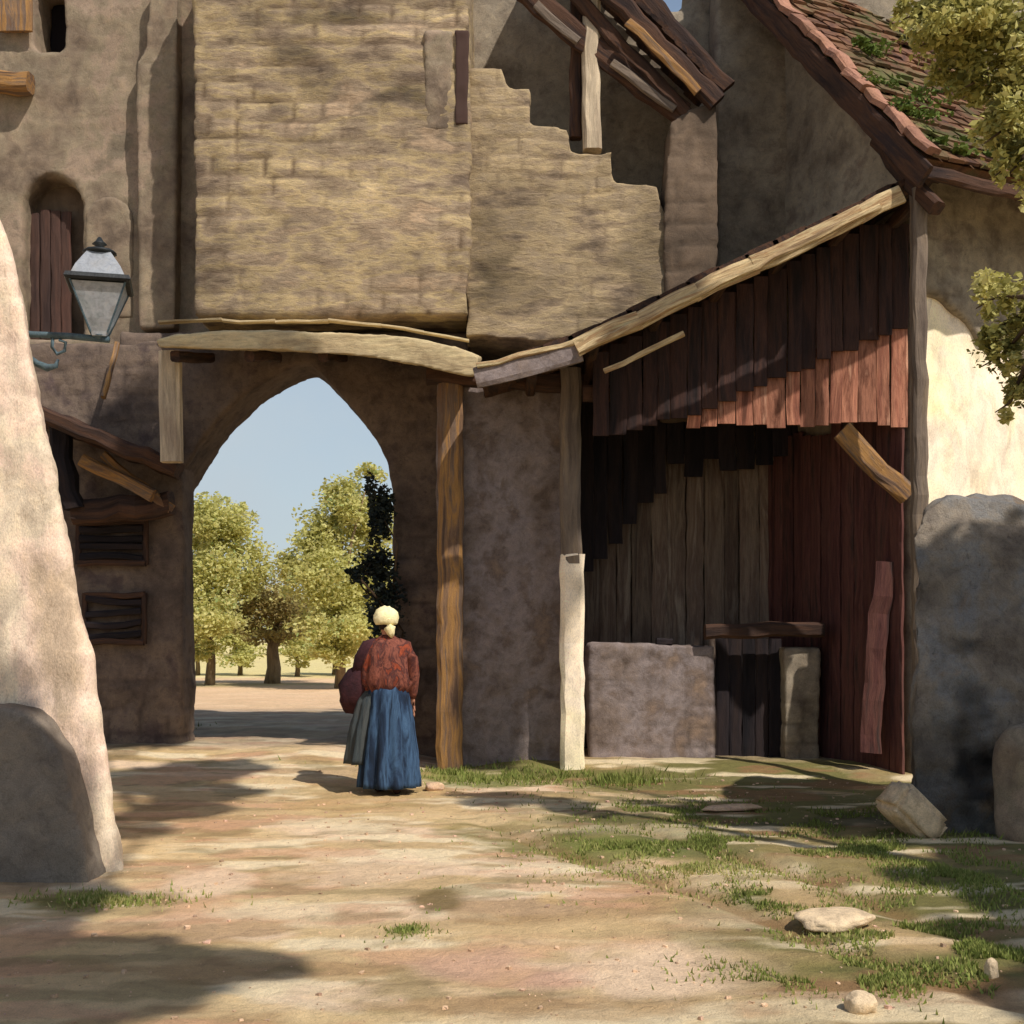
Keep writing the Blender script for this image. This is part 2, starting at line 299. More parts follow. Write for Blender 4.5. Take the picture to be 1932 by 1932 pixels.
# ================================================================== GROUND
def ss(x, a, b): t = np.clip((x-a)/(b-a), 0, 1); return t*t*(3-2*t)
def gz(x, y):
    x = np.atleast_1d(np.asarray(x, float)); y = np.atleast_1d(np.asarray(y, float))
    p = np.stack([x, y, x*0], 1)
    z = .2*ss(y, 11.2, 14.2)*ss(-x, .4, 2.2)*(1-ss(y, 16, 26))
    z = z+.10*ss(y, 12.2, 13.3)*ss(x, -.9, .2)*(1-ss(y, 16, 20))
    near = 1-ss(y, 16, 30)
    z = z+near*(.035*fbm(p, .9, 3, 3)+.014*fbm(p, 6, 3, 8))
    rut = (x-.1)-(9-y)*.48+.25*fbm(p*[1, 1, 0], .5, 2, 4)       # cart ruts curling to the lower right
    z = z-near*.035*np.exp(-(rut/.13)**2)*ss(-y, -11, -9)-near*.035*np.exp(-((rut-.95)/.13)**2)*ss(-y, -11, -9)
    return z
def gz1(x, y): return float(gz(x, y)[0])
xs = np.concatenate([np.linspace(-90, -12, 14), np.linspace(-10, -5.6, 12), np.arange(-5.4, 5.6, .04), np.linspace(5.8, 10, 12), np.linspace(12, 90, 14)])
ys = np.concatenate([np.linspace(-30, 0, 12), np.linspace(.8, 4.0, 10), np.arange(4.1, 14.6, .045), np.arange(14.7, 30, .25), np.linspace(31, 60, 25), np.linspace(64, 190, 16)])
gx, gy = np.meshgrid(xs, ys); nx, ny = len(xs), len(ys)
gxx, gyy = gx.ravel(), gy.ravel(); gv = np.stack([gxx, gyy, gz(gxx, gyy)], 1)
me = bpy.data.meshes.new('ground'); me.vertices.add(len(gv)); me.vertices.foreach_set('co', gv.ravel())
ii = (np.arange(ny-1)[:, None]*nx+np.arange(nx-1)[None, :]).ravel(); q = np.stack([ii, ii+1, ii+nx+1, ii+nx], 1).astype(np.int32)
me.loops.add(q.size); me.loops.foreach_set('vertex_index', q.ravel()); me.polygons.add(len(q))
me.polygons.foreach_set('loop_start', np.arange(0, q.size, 4, dtype=np.int32)); me.polygons.foreach_set('loop_total', np.full(len(q), 4, np.int32)); me.update(calc_edges=True)
me.polygons.foreach_set('use_smooth', [True]*len(q))
pp = np.stack([gxx, gyy, gxx*0], 1)
def L3(c): return np.array(lin(c)[:3])
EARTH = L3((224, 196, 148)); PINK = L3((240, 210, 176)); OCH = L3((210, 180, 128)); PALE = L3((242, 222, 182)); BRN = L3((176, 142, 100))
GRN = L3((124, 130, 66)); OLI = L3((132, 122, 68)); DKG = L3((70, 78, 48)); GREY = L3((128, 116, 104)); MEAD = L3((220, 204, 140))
col = np.tile(EARTH, (len(pp), 1)); st = pp*[.6, 1.5, 1]
def put(colr, a):
    global col
    a = np.clip(a, 0, 1)[:, None]; col = col*(1-a)+colr*a
put(BRN, ss(fbm(st, .5, 4, 11), -.05, .3)*.35); put(OCH, ss(fbm(st, .9, 4, 1), -.1, .35)*.8); put(PINK, ss(fbm(st, 1.1, 4, 2), .05, .3)*.85); put(PALE, ss(fbm(st, 1.8, 4, 3), .08, .2)*.9); put(BRN, ss(fbm(st, 2.3, 4, 5), .1, .26)*.7); put(L3((214, 166, 130)), ss(fbm(st, 2.9, 4, 6), .12, .25)*.6); put(L3((140, 124, 84)), ss(fbm(st, 3.3, 4, 7), .14, .28)*.5)
def ell(u, v, ru, rv, colr, s=1.0, seed=0, soft=.5, nz=.7):
    Y = EYE*F/(v-HZ); Xc = (u-CX)*Y/F; rx = ru*Y/F; ry = max(.12, Y*Y/(EYE*F)*rv)
    d = np.sqrt(((gxx-Xc)/rx)**2+((gyy-Yc(Y))/ry)**2)+nz*fbm(pp, 2.2, 4, seed+40)+.35*fbm(pp, 9, 2, seed+60)
    put(colr, (1-ss(d, 1-soft, 1+soft*.6))*s)
def Yc(Y): return Y
E = [(1250, 1580, 330, 60, OLI, .9), (1180, 1600, 120, 28, GRN, .8), (1240, 1540, 180, 40, DKG, .7), (1560, 1545, 170, 42, DKG, .85), (1330, 1590, 120, 20, L3((70, 96, 60)), .7),
     (930, 1470, 160, 16, GRN, .9), (1150, 1480, 90, 14, GRN, .7), (850, 1462, 60, 10, GRN, .9), (1450, 1700, 80, 24, L3((80, 100, 56)), .8), (1560, 1650, 170, 36, PALE, .8),
     (1500, 1745, 120, 24, PALE, .8), (1350, 1650, 160, 30, PALE, .5), (1600, 1835, 170, 32, GRN, 1), (1800, 1650, 200, 70, OLI, .9), (1850, 1800, 220, 160, L3((104, 100, 60)), .9), (1800, 1720, 150, 60, BRN, .7),
     (830, 1700, 50, 22, L3((128, 108, 66)), .9), (770, 1758, 40, 12, GRN, .8), (640, 1560, 90, 18, PALE, .8), (700, 1640, 160, 22, PINK, .6), (380, 1670, 90, 28, PINK, .8), (520, 1720, 130, 24, PALE, .7),
     (900, 1820, 120, 26, L3((222, 180, 156)), .5), (1050, 1850, 90, 18, L3((208, 164, 150)), .4), (1300, 1830, 200, 40, PINK, .9), (1040, 1700, 30, 12, L3((220, 184, 116)), .5), (600, 1890, 140, 36, PINK, .8),
     (1100, 1900, 260, 24, BRN, .6), (700, 1500, 140, 40, L3((200, 168, 112)), .6), (150, 1695, 90, 18, L3((120, 116, 56)), .9), (300, 1690, 60, 14, L3((150, 122, 84)), .7), (90, 1660, 90, 16, L3((156, 128, 92)), .8),
     (260, 1420, 120, 26, L3((92, 88, 62)), .8), (1630, 1900, 30, 16, L3((232, 190, 120)), .9), (1100, 1760, 200, 26, L3((222, 190, 140)), .6), (1720, 1500, 110, 24, L3((190, 150, 104)), .8), (1300, 1450, 160, 14, L3((150, 128, 108)), .9), (1450, 1500, 220, 16, GREY, .8)]
for k, (u, v, ru, rv, c, s) in enumerate(E): ell(u, v, ru, rv, c, s, k*3)
rg = ss(gxx+.3-.2*(12-gyy)+1.4*fbm(pp, .6, 3, 77), -.3, 1.1)*(1-ss(gyy, 13, 14))
put(L3((150, 132, 84)), rg*ss(fbm(st, 1.3, 5, 71), -.35, -.02)*.85); put(L3((116, 112, 62)), rg*ss(fbm(st, 1.7, 5, 72), -.06, .1)*.9); put(PALE, rg*ss(fbm(st*[1, 1.6, 1], 1.9, 4, 73), .12, .3)*.8); put(L3((156, 112, 80)), rg*ss(fbm(st, 2.6, 4, 74), .15, .35)*.6)
rut_ = np.abs((gxx-.55)-(9-gyy)*.48+.25*fbm(pp, .5, 2, 4)-.0); put(L3((228, 190, 140)), (1-ss(rut_, .1, .5))*ss(-gyy, -8.6, -7)*.6*ss(fbm(pp, 2, 3, 75), -.3, .2))
rut2 = np.abs(np.abs((gxx-.1)-(9-gyy)*.48+.25*fbm(pp*[1, 1, 0], .5, 2, 4)-.47)-.47); put(L3((150, 116, 76)), (1-ss(rut2, .03, .16))*ss(-gyy, -10, -8)*.6)
put(GREY, ss(gyy, 13.6, 14.2)*(1-ss(gyy, 22, 24))*.5)  # gatehouse's cast shadow put into the ground colour as a grey band
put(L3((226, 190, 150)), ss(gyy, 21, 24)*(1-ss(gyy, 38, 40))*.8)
put(MEAD, ss(gyy, 37, 42)*.9); put(L3((214, 196, 140)), ss(gyy, 45, 60)*ss(fbm(pp, .15, 3, 9), 0, .3)*.7)
put(L3((116, 120, 60)), (1-ss(np.abs(gyy-34-1.5*fbm(pp, .4, 3, 91)), .3, 1.0))*.6)
far_side = ss(gyy, 16.5, 20)*0
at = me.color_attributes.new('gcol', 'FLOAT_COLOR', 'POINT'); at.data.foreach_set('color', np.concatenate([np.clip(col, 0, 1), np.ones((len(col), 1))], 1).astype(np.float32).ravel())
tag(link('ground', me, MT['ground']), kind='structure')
# ================================================================== GATE TOWER
gt = thing('gate_tower', (-2.3, 14.2, 0), 'ochre stone gate tower with a pointed arch open to the sky and trees', 'gatehouse')
tx0, tx1 = X(362, 13.55), X(885, 13.55)
link('tower_wall', masonry(prism([rect(tx0, tx1, 4.97, 9.4)], 13.55, 16.4), .045, .06, .022, (.21, .42), .034, .36, 11, jointc=.8, stains=stn(13.55, [(640, 30, 110, 22, -.5), (540, 95, 50, 25, -.45), (770, 185, 90, 22, -.45), (480, 25, 60, 30, -.3), (600, 330, 150, 60, .16), (780, 390, 100, 80, .2), (850, 480, 50, 60, .22), (470, 250, 40, 50, .15), (600, 130, 260, 70, -.14), (430, 590, 90, 40, -.2), (760, 545, 110, 25, .16), (830, 150, 30, 90, .25), (560, 420, 60, 20, -.25), (900, 590, 60, 60, -.3), (400, 420, 30, 150, -.12)])), MT['tower'], gt)
arch = [(-3.93, -.3), (-3.93, 2.9), (-3.9, 3.15), (-3.78, 3.38), (-3.6, 3.68), (-3.35, 4.0), (-3.05, 4.27), (-2.75, 4.45), (-2.5, 4.57), (-2.36, 4.6), (-2.22, 4.5), (-2.0, 4.27), (-1.78, 4.03), (-1.56, 3.74), (-1.42, 3.45), (-1.38, 3.1), (-1.38, -.3)]
link('arch_wall', masonry(prism([[(-4.55, -.3)]+arch+[(-.5, -.3), (-.5, 4.96), (-4.55, 4.96)]], 14.2, 15.0), .04, .03, .018, (.26, .44), .018, .22, 12), MT['arch'], gt)
link('passage_wall', masonry(prism([rect(-1.3, -.5, -.3, 4.7)], 15.02, 16.3), .06, .03, .018, (.26, .44), .018, .22, 13), MT['arch'], gt)
link('quoin_strip', masonry(prism([rect(X(800, 13.5), X(852, 13.5), Z(245, 13.5), Z(55, 13.5))], 13.53, 13.62), .035, .03, .02, (.2, .3), .02, .2, 14), MT['side'], gt)
link('putlog_slot', masonry(prism([rect(X(858, 13.5), X(884, 13.5), Z(235, 13.5), Z(58, 13.5))], 13.51, 13.62, .06, .03), .02, .02, .012, None, seed=16), MT['nichedoor'], gt)
# thin lit string course above the hood
c = MB()
pl = [(300, 608), (420, 604), (520, 607), (620, 606), (720, 614), (800, 626), (885, 642)]
for a, b in zip(pl[:-1], pl[1:]): c.beam(P(a[0], a[1], 13.5), P(b[0], b[1], 13.5), .10, .028, jit=.01)
c.build('string_course', 'canopy', gt)
# sagging hood over the arch
Yh = 12.45
top = [(292, 642), (330, 630), (420, 624), (520, 623), (620, 626), (720, 632), (800, 642), (860, 654), (905, 672)]
bot = [(896, 711), (850, 702), (790, 688), (720, 677), (640, 668), (540, 663), (420, 659), (300, 657)]
me = prism([[(X(u, Yh), Z(v, Yh)) for u, v in top+bot]], Yh, 13.93, .1, .02, 5)
v = getv(me); v[:, 2] += (v[:, 1]-Yh)*.22; setv(me, v)
hood = link('hood', masonry(me, .022, .012, .014, None, seed=17, ssc=9), MT['canopy'], gt)
k = MB()
for u in (330, 470, 610, 750, 870): k.beam(P(u, 672+max(0, (u-700)*.13), Yh+.12), P(u, 672+max(0, (u-700)*.13), Yh+.12)+Vector((0, 1.5, .32)), .1, .11)
k.build('hood_rafter', 'darkwood', gt)
k = MB(); k.beam(P(322, 664, 12.9), P(324, 872, 12.9), .22, .16); k.build('hood_post', 'palewood', gt)
# ================================================================== PLASTER PIER between arch and shed
pw = thing('plaster_wall', (-.1, 13.2, 0), 'grey plastered wall section between the arch and the open shed', 'wall')
link('wall', masonry(prism([rect(-.80, .60, -.2, 4.35)], 13.2, 14.95), .05, .06, .02, None, seed=21, bsc=.7), MT['grey'], pw)
k = MB(); k.beam((X(848, 13.08), 13.08, -.1), (X(850, 13.08), 13.08, 4.15), .27, .22, jit=.012); k.build('corner_post', 'ochrewood', pw)
k = MB(); k.beam((-.9, 13.0, 4.22), (.75, 13.0, 4.1), .2, .2, jit=.012); k.build('lintel_beam', 'darkwood', pw)
# ================================================================== LEFT HOUSE
lh = thing('side_house', (-5, 14.6, 0), 'tall buff plastered house wall left of the tower with a dark arched niche', 'house')
def archloop(u0, u1, v0, v1, Y, n=10):
    x0, x1 = X(u0, Y), X(u1, Y); zt, zb = Z(v0, Y), Z(v1, Y); r = (x1-x0)/2; cx = (x0+x1)/2
    return [(x0, zb), (x1, zb)]+[(cx+r*math.cos(a), zt-r+r*math.sin(a)) for a in [math.pi*i/n for i in range(n+1)]]
niche = archloop(42, 158, 330, 640, 14.6)
win = rect(X(62, 14.6), X(122, 14.6), Z(95, 14.6), Z(-40, 14.6))
outl = [(-8.5, -.4), (-4.02, -.4), (-4.02, 4.85), (-3.3, 4.85), (-3.3, 9.7), (-8.5, 9.7)]
link('wall', masonry(prism([outl, niche, win], 14.6, 15.2), .05, .06, .02, (.3, .55), .008, .1, 31, jointc=.15), MT['side'], lh)
link('niche_back', prism([rect(X(10, 14.95), X(190, 14.95), Z(660, 14.95), Z(310, 14.95))], 14.98, 15.1), MT['niche'], lh)
k = MB()
for i in range(4): k.beam((X(66+i*20, 14.85), 14.85, Z(640, 14.85)), (X(66+i*20, 14.85), 14.85, Z(400+random.uniform(-8, 8), 14.85)), .115, .04)
k.build('niche_shutter', 'nichedoor', lh)
link('window_back', prism([rect(X(40, 15.1), X(140, 15.1), Z(110, 15.1), Z(-60, 15.1))], 15.21, 15.3), MT['black'], lh)
k = MB(); k.beam((X(30, 14.5), 14.5, Z(60, 14.5)), (X(28, 14.5), 14.5, Z(-60, 14.5)), .40, .06, jit=.01); k.build('window_shutter', 'ochrewood', lh)
k = MB(); k.beam(P(-30, 150, 14.45), P(58, 158, 14.45), .25, .22, jit=.02); k.build('window_sill', 'ochrewood', lh)
link('pilaster', masonry(prism([[(X(262, 14.4), Z(620, 14.4)), (X(330, 14.4), Z(620, 14.4)), (X(336, 14.4), Z(-40, 14.4)), (X(285, 14.4), Z(-40, 14.4)), (X(275, 14.4), Z(90, 14.4)), (X(258, 14.4), Z(120, 14.4)), (X(262, 14.4), Z(380, 14.4))]], 14.38, 14.66), .035, .03, .02, None, seed=33), MT['side'], lh)
link('blind_arch', masonry(prism([archloop(160, 250, 370, 600, 14.55)], 14.555, 14.66), .03, .02, .012, None, seed=34), MT['side'], lh)
# lower stonework under the niche, built out a little
link('lower_wall', masonry(prism([[(-7.5, -.3), (X(345, 14.1), -.3), (X(345, 14.1), Z(880, 14.1)), (X(300, 14.1), Z(640, 14.1)), (X(200, 14.1), Z(650, 14.1)), (-7.5, Z(645, 14.1))]], 14.05, 14.62), .045, .06, .025, (.3, .45), .02, .22, 35), MT['arch'], lh)
# slatted vents
for (u0, u1, v0, v1, n) in [(148, 275, 985, 1062, 4), (160, 272, 1122, 1212, 4)]:
    f = MB()
    for a, b in (((u0, v0), (u1, v0)), ((u0, v1), (u1, v1))): f.beam(P(a[0], a[1], 13.98), P(b[0], b[1], 13.98), .08, .07, jit=.01)
    for uq in (u0, u1): f.beam(P(uq, v0-3, 13.985), P(uq, v1+3, 13.985), .06, .06, jit=.006)
    fo = f.build('louvre_frame', 'darkwood', lh); s = MB()
    for i in range(n):
        vv = v0+(v1-v0)*(i+.6)/(n+.2); s.beam(P(u0+4, vv+random.uniform(-5, 5), 13.99), P(u1-4, vv+random.uniform(-5, 5), 13.99), .1, .075, jit=.012, cell=random.uniform(-.3, .3))
    s.build('slat', 'black', fo)
# ================================================================== LEAN-TO AWNING on the left house
aw = thing('timber_awning', (-4.6, 13.5, Z(880, 13.5)), 'dark sagging timber awning with diagonal braces under the street lantern', 'awning')
k = MB()
for j in range(4): k.beam(P(70, 775+j*4, 13.2+j*.25), P(338, 884+j*3, 13.2+j*.25), .26, .16, jit=.02, cell=random.uniform(-.25, .25))
k.build('awning_roof', 'darkwood', aw)
k = MB(); k.beam(P(155, 868, 13.5), P(290, 935, 13.5), .14, .14, jit=.015); k.beam(P(195, 860, 13.6), P(325, 960, 13.6), .1, .1, jit=.015); k.build('brace', 'ochrewood', aw)
k = MB(); k.beam(P(140, 962, 13.7), P(325, 950, 13.7), .3, .26, jit=.03); k.build('shelf_beam', 'darkwood', aw)
k = MB(); k.beam(P(112, 800, 13.6), P(140, 960, 13.6), .22, .2, jit=.03); k.build('post', 'black', aw)
k = MB(); k.beam(P(222, 648, 13.9), P(195, 750, 13.5), .05, .06, jit=.006); k.build('tie_rod', 'ochrewood', aw)
# ================================================================== BATTERED BUTTRESS (front left)
bt = [(246, 1665), (224, 1590), (210, 1540), (202, 1470), (188, 1380), (165, 1250), (146, 1150), (128, 1050), (104, 900), (76, 750), (52, 620), (32, 520), (8, 430), (-10, 380)]
pts = [(X(u, 7.6), Z(v, 7.6)) for u, v in bt]; pts[0] = (pts[0][0]+.02, -.25)
me = prism([pts+[(-5.5, 5.0), (-5.5, -.25)]], 7.6, 10.0, .12, .03, 9)
v = getv(me); v[:, 0] -= (v[:, 1]-7.6)*.36*np.clip((v[:, 0]+5.5)/2.5, 0, 1); setv(me, v)
tag(link('stone_buttress', masonry(me, .04, .07, .022, (.3, .5), .006, .08, 41, jointc=.12), MT['cream']), 'sunlit cream limewashed buttress leaning inwards at the left edge', 'buttress')
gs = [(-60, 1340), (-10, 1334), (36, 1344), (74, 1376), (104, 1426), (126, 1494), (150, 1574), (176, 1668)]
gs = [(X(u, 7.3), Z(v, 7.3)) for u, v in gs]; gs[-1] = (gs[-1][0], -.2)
tag(link('shadow_slab', masonry(prism([gs+[(gs[0][0], -.2)]], 7.3, 7.62, .08, .02, 6), .03, .05, .02, None, seed=43, bsc=1.6), MT['shadow']), 'rounded grey slab added for the shade on the foot of the cream buttress', 'shadow slab')  # added slab, cut to the outline of the shade on the buttress
# ================================================================== LANTERN
ln = thing('street_lantern', P(188, 636, 8.2), 'blue grey glass street lantern standing on an iron wall bracket', 'lantern')
Yl = 8.2; b0 = P(188, 636, Yl); s = Yl/F
k = MB(); k.tube([P(30, 627, Yl), P(60, 631, Yl), P(130, 634, Yl), P(206, 641, Yl)], .022, 8)
k.tube([P(100, 634, Yl), P(98, 655, Yl), P(108, 668, Yl), P(122, 662, Yl), P(124, 646, Yl), P(112, 641, Yl)], .012, 8); k.build('bracket_arm', 'iron', ln, True)
k = MB(); k.tube([P(55, 672, Yl), P(70, 686, Yl), P(90, 694, Yl), P(106, 690, Yl), P(110, 678, Yl)], [.012, .022, .026, .018, .01], 8); k.build('scroll', 'iron', ln, True)
def r4(w): return w*s/math.sqrt(2)*1.0*1.0
k = MB(); k.lathe(b0, [(r4(26), 0), (r4(30), 8*s), (r4(50), 30*s), (r4(96), 92*s)], 4, rot=math.pi/4+.25); gl = k.build('glass_body', 'glass', ln)
k = MB()
for i in range(4):
    a = math.pi/4+.25+i*math.pi/2
    k.tube([b0+Vector((r4(30)*math.cos(a), r4(30)*math.sin(a), 6*s)), b0+Vector((r4(98)*math.cos(a), r4(98)*math.sin(a), 94*s))], .007, 6)
k.build('glazing_bar', 'iron', ln)
k = MB(); k.lathe(b0, [(r4(112), 94*s), (r4(118), 98*s), (r4(112), 106*s)], 4, rot=math.pi/4+.25); k.build('rim', 'blackiron', ln)
k = MB(); k.lathe(b0, [(r4(96), 106*s), (r4(80), 125*s), (r4(52), 148*s), (r4(42), 156*s)], 4, rot=math.pi/4+.25); k.build('glass_top', 'glass', ln)
k = MB(); k.lathe(b0, [(30*s*.8, 154*s), (32*s, 158*s), (27*s, 163*s), (10*s, 166*s), (6*s, 170*s), (14*s, 175*s), (8*s, 180*s), (3*s, 188*s)], 12); k.build('finial', 'blackiron', ln, True)
k = MB(); k.lathe(b0, [(5*s, -6*s), (9*s, -2*s), (16*s, 2*s)], 12); k.build('foot', 'iron', ln, True)
# ================================================================== STAIRCASE
st_ = thing('stone_staircase', (.7, 13.7, 4), 'stepped yellow stone staircase climbing beside the tower above the shed roof', 'staircase')
Ys = 13.7
prof = [(878, 640), (878, 130), (945, 132), (950, 165), (1000, 168), (1003, 236), (1070, 240), (1075, 284), (1155, 282), (1160, 344), (1245, 350), (1262, 430), (1262, 640)]
link('steps', masonry(prism([[(X(u, Ys), Z(v, Ys)) for u, v in prof]], Ys, 14.9, .05, .06), .03, .035, .015, (.2, .4), .026, .36, 51, jointc=.75, stains=stn(13.7, [(950, 560, 90, 60, -.35), (1130, 600, 120, 40, -.25), (920, 470, 40, 90, -.25), (1220, 480, 50, 90, -.3), (1000, 300, 90, 40, .2), (1150, 420, 80, 40, .18), (960, 200, 40, 40, .15), (1040, 470, 60, 40, .12)])), MT['stair'], st_)
k = MB(); k.beam(P(1116, 285, 13.8), P(1116, -60, 13.8), .2, .2, jit=.01); k.build('roof_post', 'palewood', st_)
k = MB(); k.beam(P(1086, 262, 13.95), P(1088, -60, 13.95), .14, .14, jit=.01); k.build('inner_post', 'darkwood', st_)
k = MB(); k.beam(P(975, -30, 13.75), P(1290, 216, 13.75), .12, .26, jit=.015); k.build('handrail', 'darkwood', st_)
k = MB()
for a, b in (((1010, 10), (1092, 78)), ((1155, 118), (1272, 208))): k.beam(P(a[0], a[1], 13.66), P(b[0], b[1], 13.66), .05, .09, jit=.012)
k.build('rail_capping', 'greypost', st_)
k = MB(); k.beam(P(1090, -70, 13.6), P(1352, 196, 13.6), .14, .2, jit=.02); k.beam(P(1030, -70, 13.72), P(1330, 250, 13.72), .12, .16, jit=.02)
k.beam(P(1180, -60, 13.7), P(1370, 170, 13.7), .12, .22, jit=.02); k.build('roof_beam', 'darkwood', st_)
k = MB(); k.beam(P(1185, 40, 13.5), P(1318, 172, 13.5), .05, .1, jit=.01); k.build('edge_batten', 'ochrewood', st_)
link('stair_pier', masonry(prism([[(X(1258, 13.65), 3.9), (X(1352, 13.65), 3.9), (X(1352, 13.65), Z(190, 13.65)), (X(1300, 13.65), Z(205, 13.65)), (X(1262, 13.65), Z(230, 13.65)), (X(1250, 13.65), Z(420, 13.65))]], 13.62, 14.2), .04, .05, .02, (.25, .4), .02, .2, 52), MT['niche'], st_)
k = MB()
for i in range(13): k.beam(P(1050+i*24, -165+i*25.6, 13.62), P(1050+i*24, -165+i*25.6, 13.62)+Vector((0, 1.3, .3)), .25, .05, up=(.6, 0, .8), jit=.01, cell=random.uniform(-.3, .3))
k.build('roof_board', 'darkwood', st_)
# ================================================================== UPPER HOUSE (behind shed)
uh = thing('upper_house', (2, 15, 0), 'shaded grey brown house wall rising behind the shed roof', 'house')
Yu = 14.95
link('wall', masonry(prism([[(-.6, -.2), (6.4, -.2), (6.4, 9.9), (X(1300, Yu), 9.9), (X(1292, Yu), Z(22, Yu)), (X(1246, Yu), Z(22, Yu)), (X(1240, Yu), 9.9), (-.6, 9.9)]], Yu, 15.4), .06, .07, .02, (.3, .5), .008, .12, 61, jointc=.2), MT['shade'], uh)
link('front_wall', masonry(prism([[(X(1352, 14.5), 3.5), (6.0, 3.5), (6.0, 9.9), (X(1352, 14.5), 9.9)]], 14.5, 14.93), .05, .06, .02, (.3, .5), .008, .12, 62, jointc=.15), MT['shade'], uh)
# ================================================================== OPEN SHED
sh = thing('open_shed', (2.2, 12.6, 0), 'open lean-to shed with red boarded gable and long sunlit sloping fascia', 'shed')
Yf = 11.75
rp = [(906, 704), (1000, 676), (1090, 642), (1200, 592), (1300, 543), (1400, 496), (1500, 450), (1600, 403), (1692, 358)]
def rz(x): # underside height of the shed roof at world x
    q_ = [(X(u, Yf), Z(v, Yf)) for u, v in rp]; return float(np.interp(x, [a for a, _ in q_], [b for _, b in q_]))
# roof deck
ro = MB(); xsr = np.linspace(X(906, Yf), X(1700, Yf)+.5, 17)
for i in range(16):
    a, b = xsr[i], xsr[i+1]+.03; za = rz(a)+.04; zb = rz(b)+.04+(max(0, b-X(1692, Yf))*.47)
    zaa = za+(max(0, a-X(1692, Yf))*.47)
    for j in range(1):
        ro.beam(((a+b)/2, Yf+.06, (zaa+zb)/2+.02), ((a+b)/2, 14.9, (zaa+zb)/2+.02), (b-a)*1.12, .06, up=(-(zb-zaa), 0, (b-a)), jit=.01, cell=random.uniform(-.2, .2))
roof = ro.build('roof', 'darkwood', sh)
fa = MB()
segs = [(1086, 640), (1200, 590), (1310, 536), (1420, 484), (1530, 432), (1620, 390), (1694, 352)]
for a, b in zip(segs[:-1], segs[1:]): fa.beam(P(a[0], a[1]+16, Yf-.05), P(b[0]+6, b[1]+14, Yf-.05), .07, .17, jit=.012, cell=random.uniform(-.12, .12))
fa.beam(P(1090, 662, Yf-.1), P(1660, 388, Yf-.1), .05, .055, jit=.012)
fa.build('fascia', 'fascia', sh)
fb = MB(); fb.beam(P(896, 712, Yf-.02), P(1096, 662, Yf-.02), .08, .2, jit=.012); fb.build('low_fascia', 'grey', sh)
fb = MB(); fb.beam(P(900, 692, Yf-.06), P(1100, 640, Yf-.06), .05, .05, jit=.01); fb.beam(P(1140, 700, Yf+.1), P(1290, 628, Yf+.1), .04, .05, jit=.012); fb.build('edge_batten', 'fascia', sh)
rf = MB()
for xx in np.arange(.2, 4.0, .62): rf.beam((xx, Yf+.1, rz(xx)-.03), (xx, 14.85, rz(xx)-.03), .1, .13)
rf.build('rafter', 'darkwood', sh)
# posts
k = MB(); k.beam((X(1078, 12.9), 12.9, 2.2), (X(1077, 12.9), 12.9, rz(.6)-.02), .215, .2, jit=.012); k.build('front_post', 'greypost', sh)
k = MB(); k.beam((X(1081, 12.9), 12.9, -.1), (X(1079, 12.9), 12.9, 2.3), .25, .225, jit=.01); k.beam((X(1079, 12.9), 12.89, 2.28), (X(1072, 12.9), 12.89, 2.52), .2, .2, taper=.3, jit=.01); k.build('sunlit_foot', 'creamwall', sh)  # post split by colour: pale foot for sunlight, grey-brown top for shade
# gable boarding: planks hanging from the roof edge, ragged at the foot
kd = MB(); kr = MB(); x = X(1118, 12.6)
while x < 4.0:
    w = random.uniform(.12, .2); zt = rz(x+w/2)-.05; uu = CX+F*(x+w/2)/12.6
    zl = Z(np.interp(uu, [1100, 1330, 1700], [835, 775, 615])+random.uniform(-5, 5), 12.6); zb = Z(800+random.uniform(-6, 7), 12.6)
    kd.beam((x+w/2, 12.6+random.uniform(-.015, .015), zl), (x+w/2, 12.6, zt), w*.97, .035, up=(0, 1, 0), jit=.006, cell=random.uniform(-.25, .25))
    if uu > 1310: kr.beam((x+w/2, 12.645+random.uniform(-.01, .01), zb), (x+w/2, 12.645, zl+.12), w*.95, .03, up=(0, 1, 0), jit=.006, cell=random.uniform(-.3, .3))
    x += w
kd.build('shade_gable_boarding', 'shadeboard', sh); kr.build('gable_boarding', 'redboard', sh)  # dark boards stand in for the overhang's shadow, red ones for the lit part
k = MB(); k.beam((X(1100, 12.7), 12.72, Z(742, 12.72)), (4.0, 12.72, Z(742, 12.72)), .14, .16); k.build('cross_beam', 'darkwood', sh)
k = MB(); k.beam(P(1588, 812, 12.35), P(1716, 934, 12.35), .12, .2, jit=.015); k.build('brace', 'ochrewood', sh)
# back wall in vertical boards, black layer above stands in for the interior shade
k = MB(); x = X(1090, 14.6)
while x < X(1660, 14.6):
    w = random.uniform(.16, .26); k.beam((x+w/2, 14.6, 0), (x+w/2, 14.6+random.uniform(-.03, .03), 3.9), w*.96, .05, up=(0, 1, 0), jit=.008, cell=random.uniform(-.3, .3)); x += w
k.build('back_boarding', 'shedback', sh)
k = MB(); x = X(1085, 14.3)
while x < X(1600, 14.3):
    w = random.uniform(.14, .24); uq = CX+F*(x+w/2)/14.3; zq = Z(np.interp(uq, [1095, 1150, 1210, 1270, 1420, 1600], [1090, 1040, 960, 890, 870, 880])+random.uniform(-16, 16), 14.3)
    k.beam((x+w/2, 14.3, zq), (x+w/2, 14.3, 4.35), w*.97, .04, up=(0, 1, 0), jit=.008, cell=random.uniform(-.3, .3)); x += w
k.build('shade_back_boarding', 'black', sh)
k = MB(); q_ = .05; G0 = Vector((4.13, 12.62, 0)); e1 = Vector((.9, .436, 0)); e2 = Vector((-.436, .9, 0))
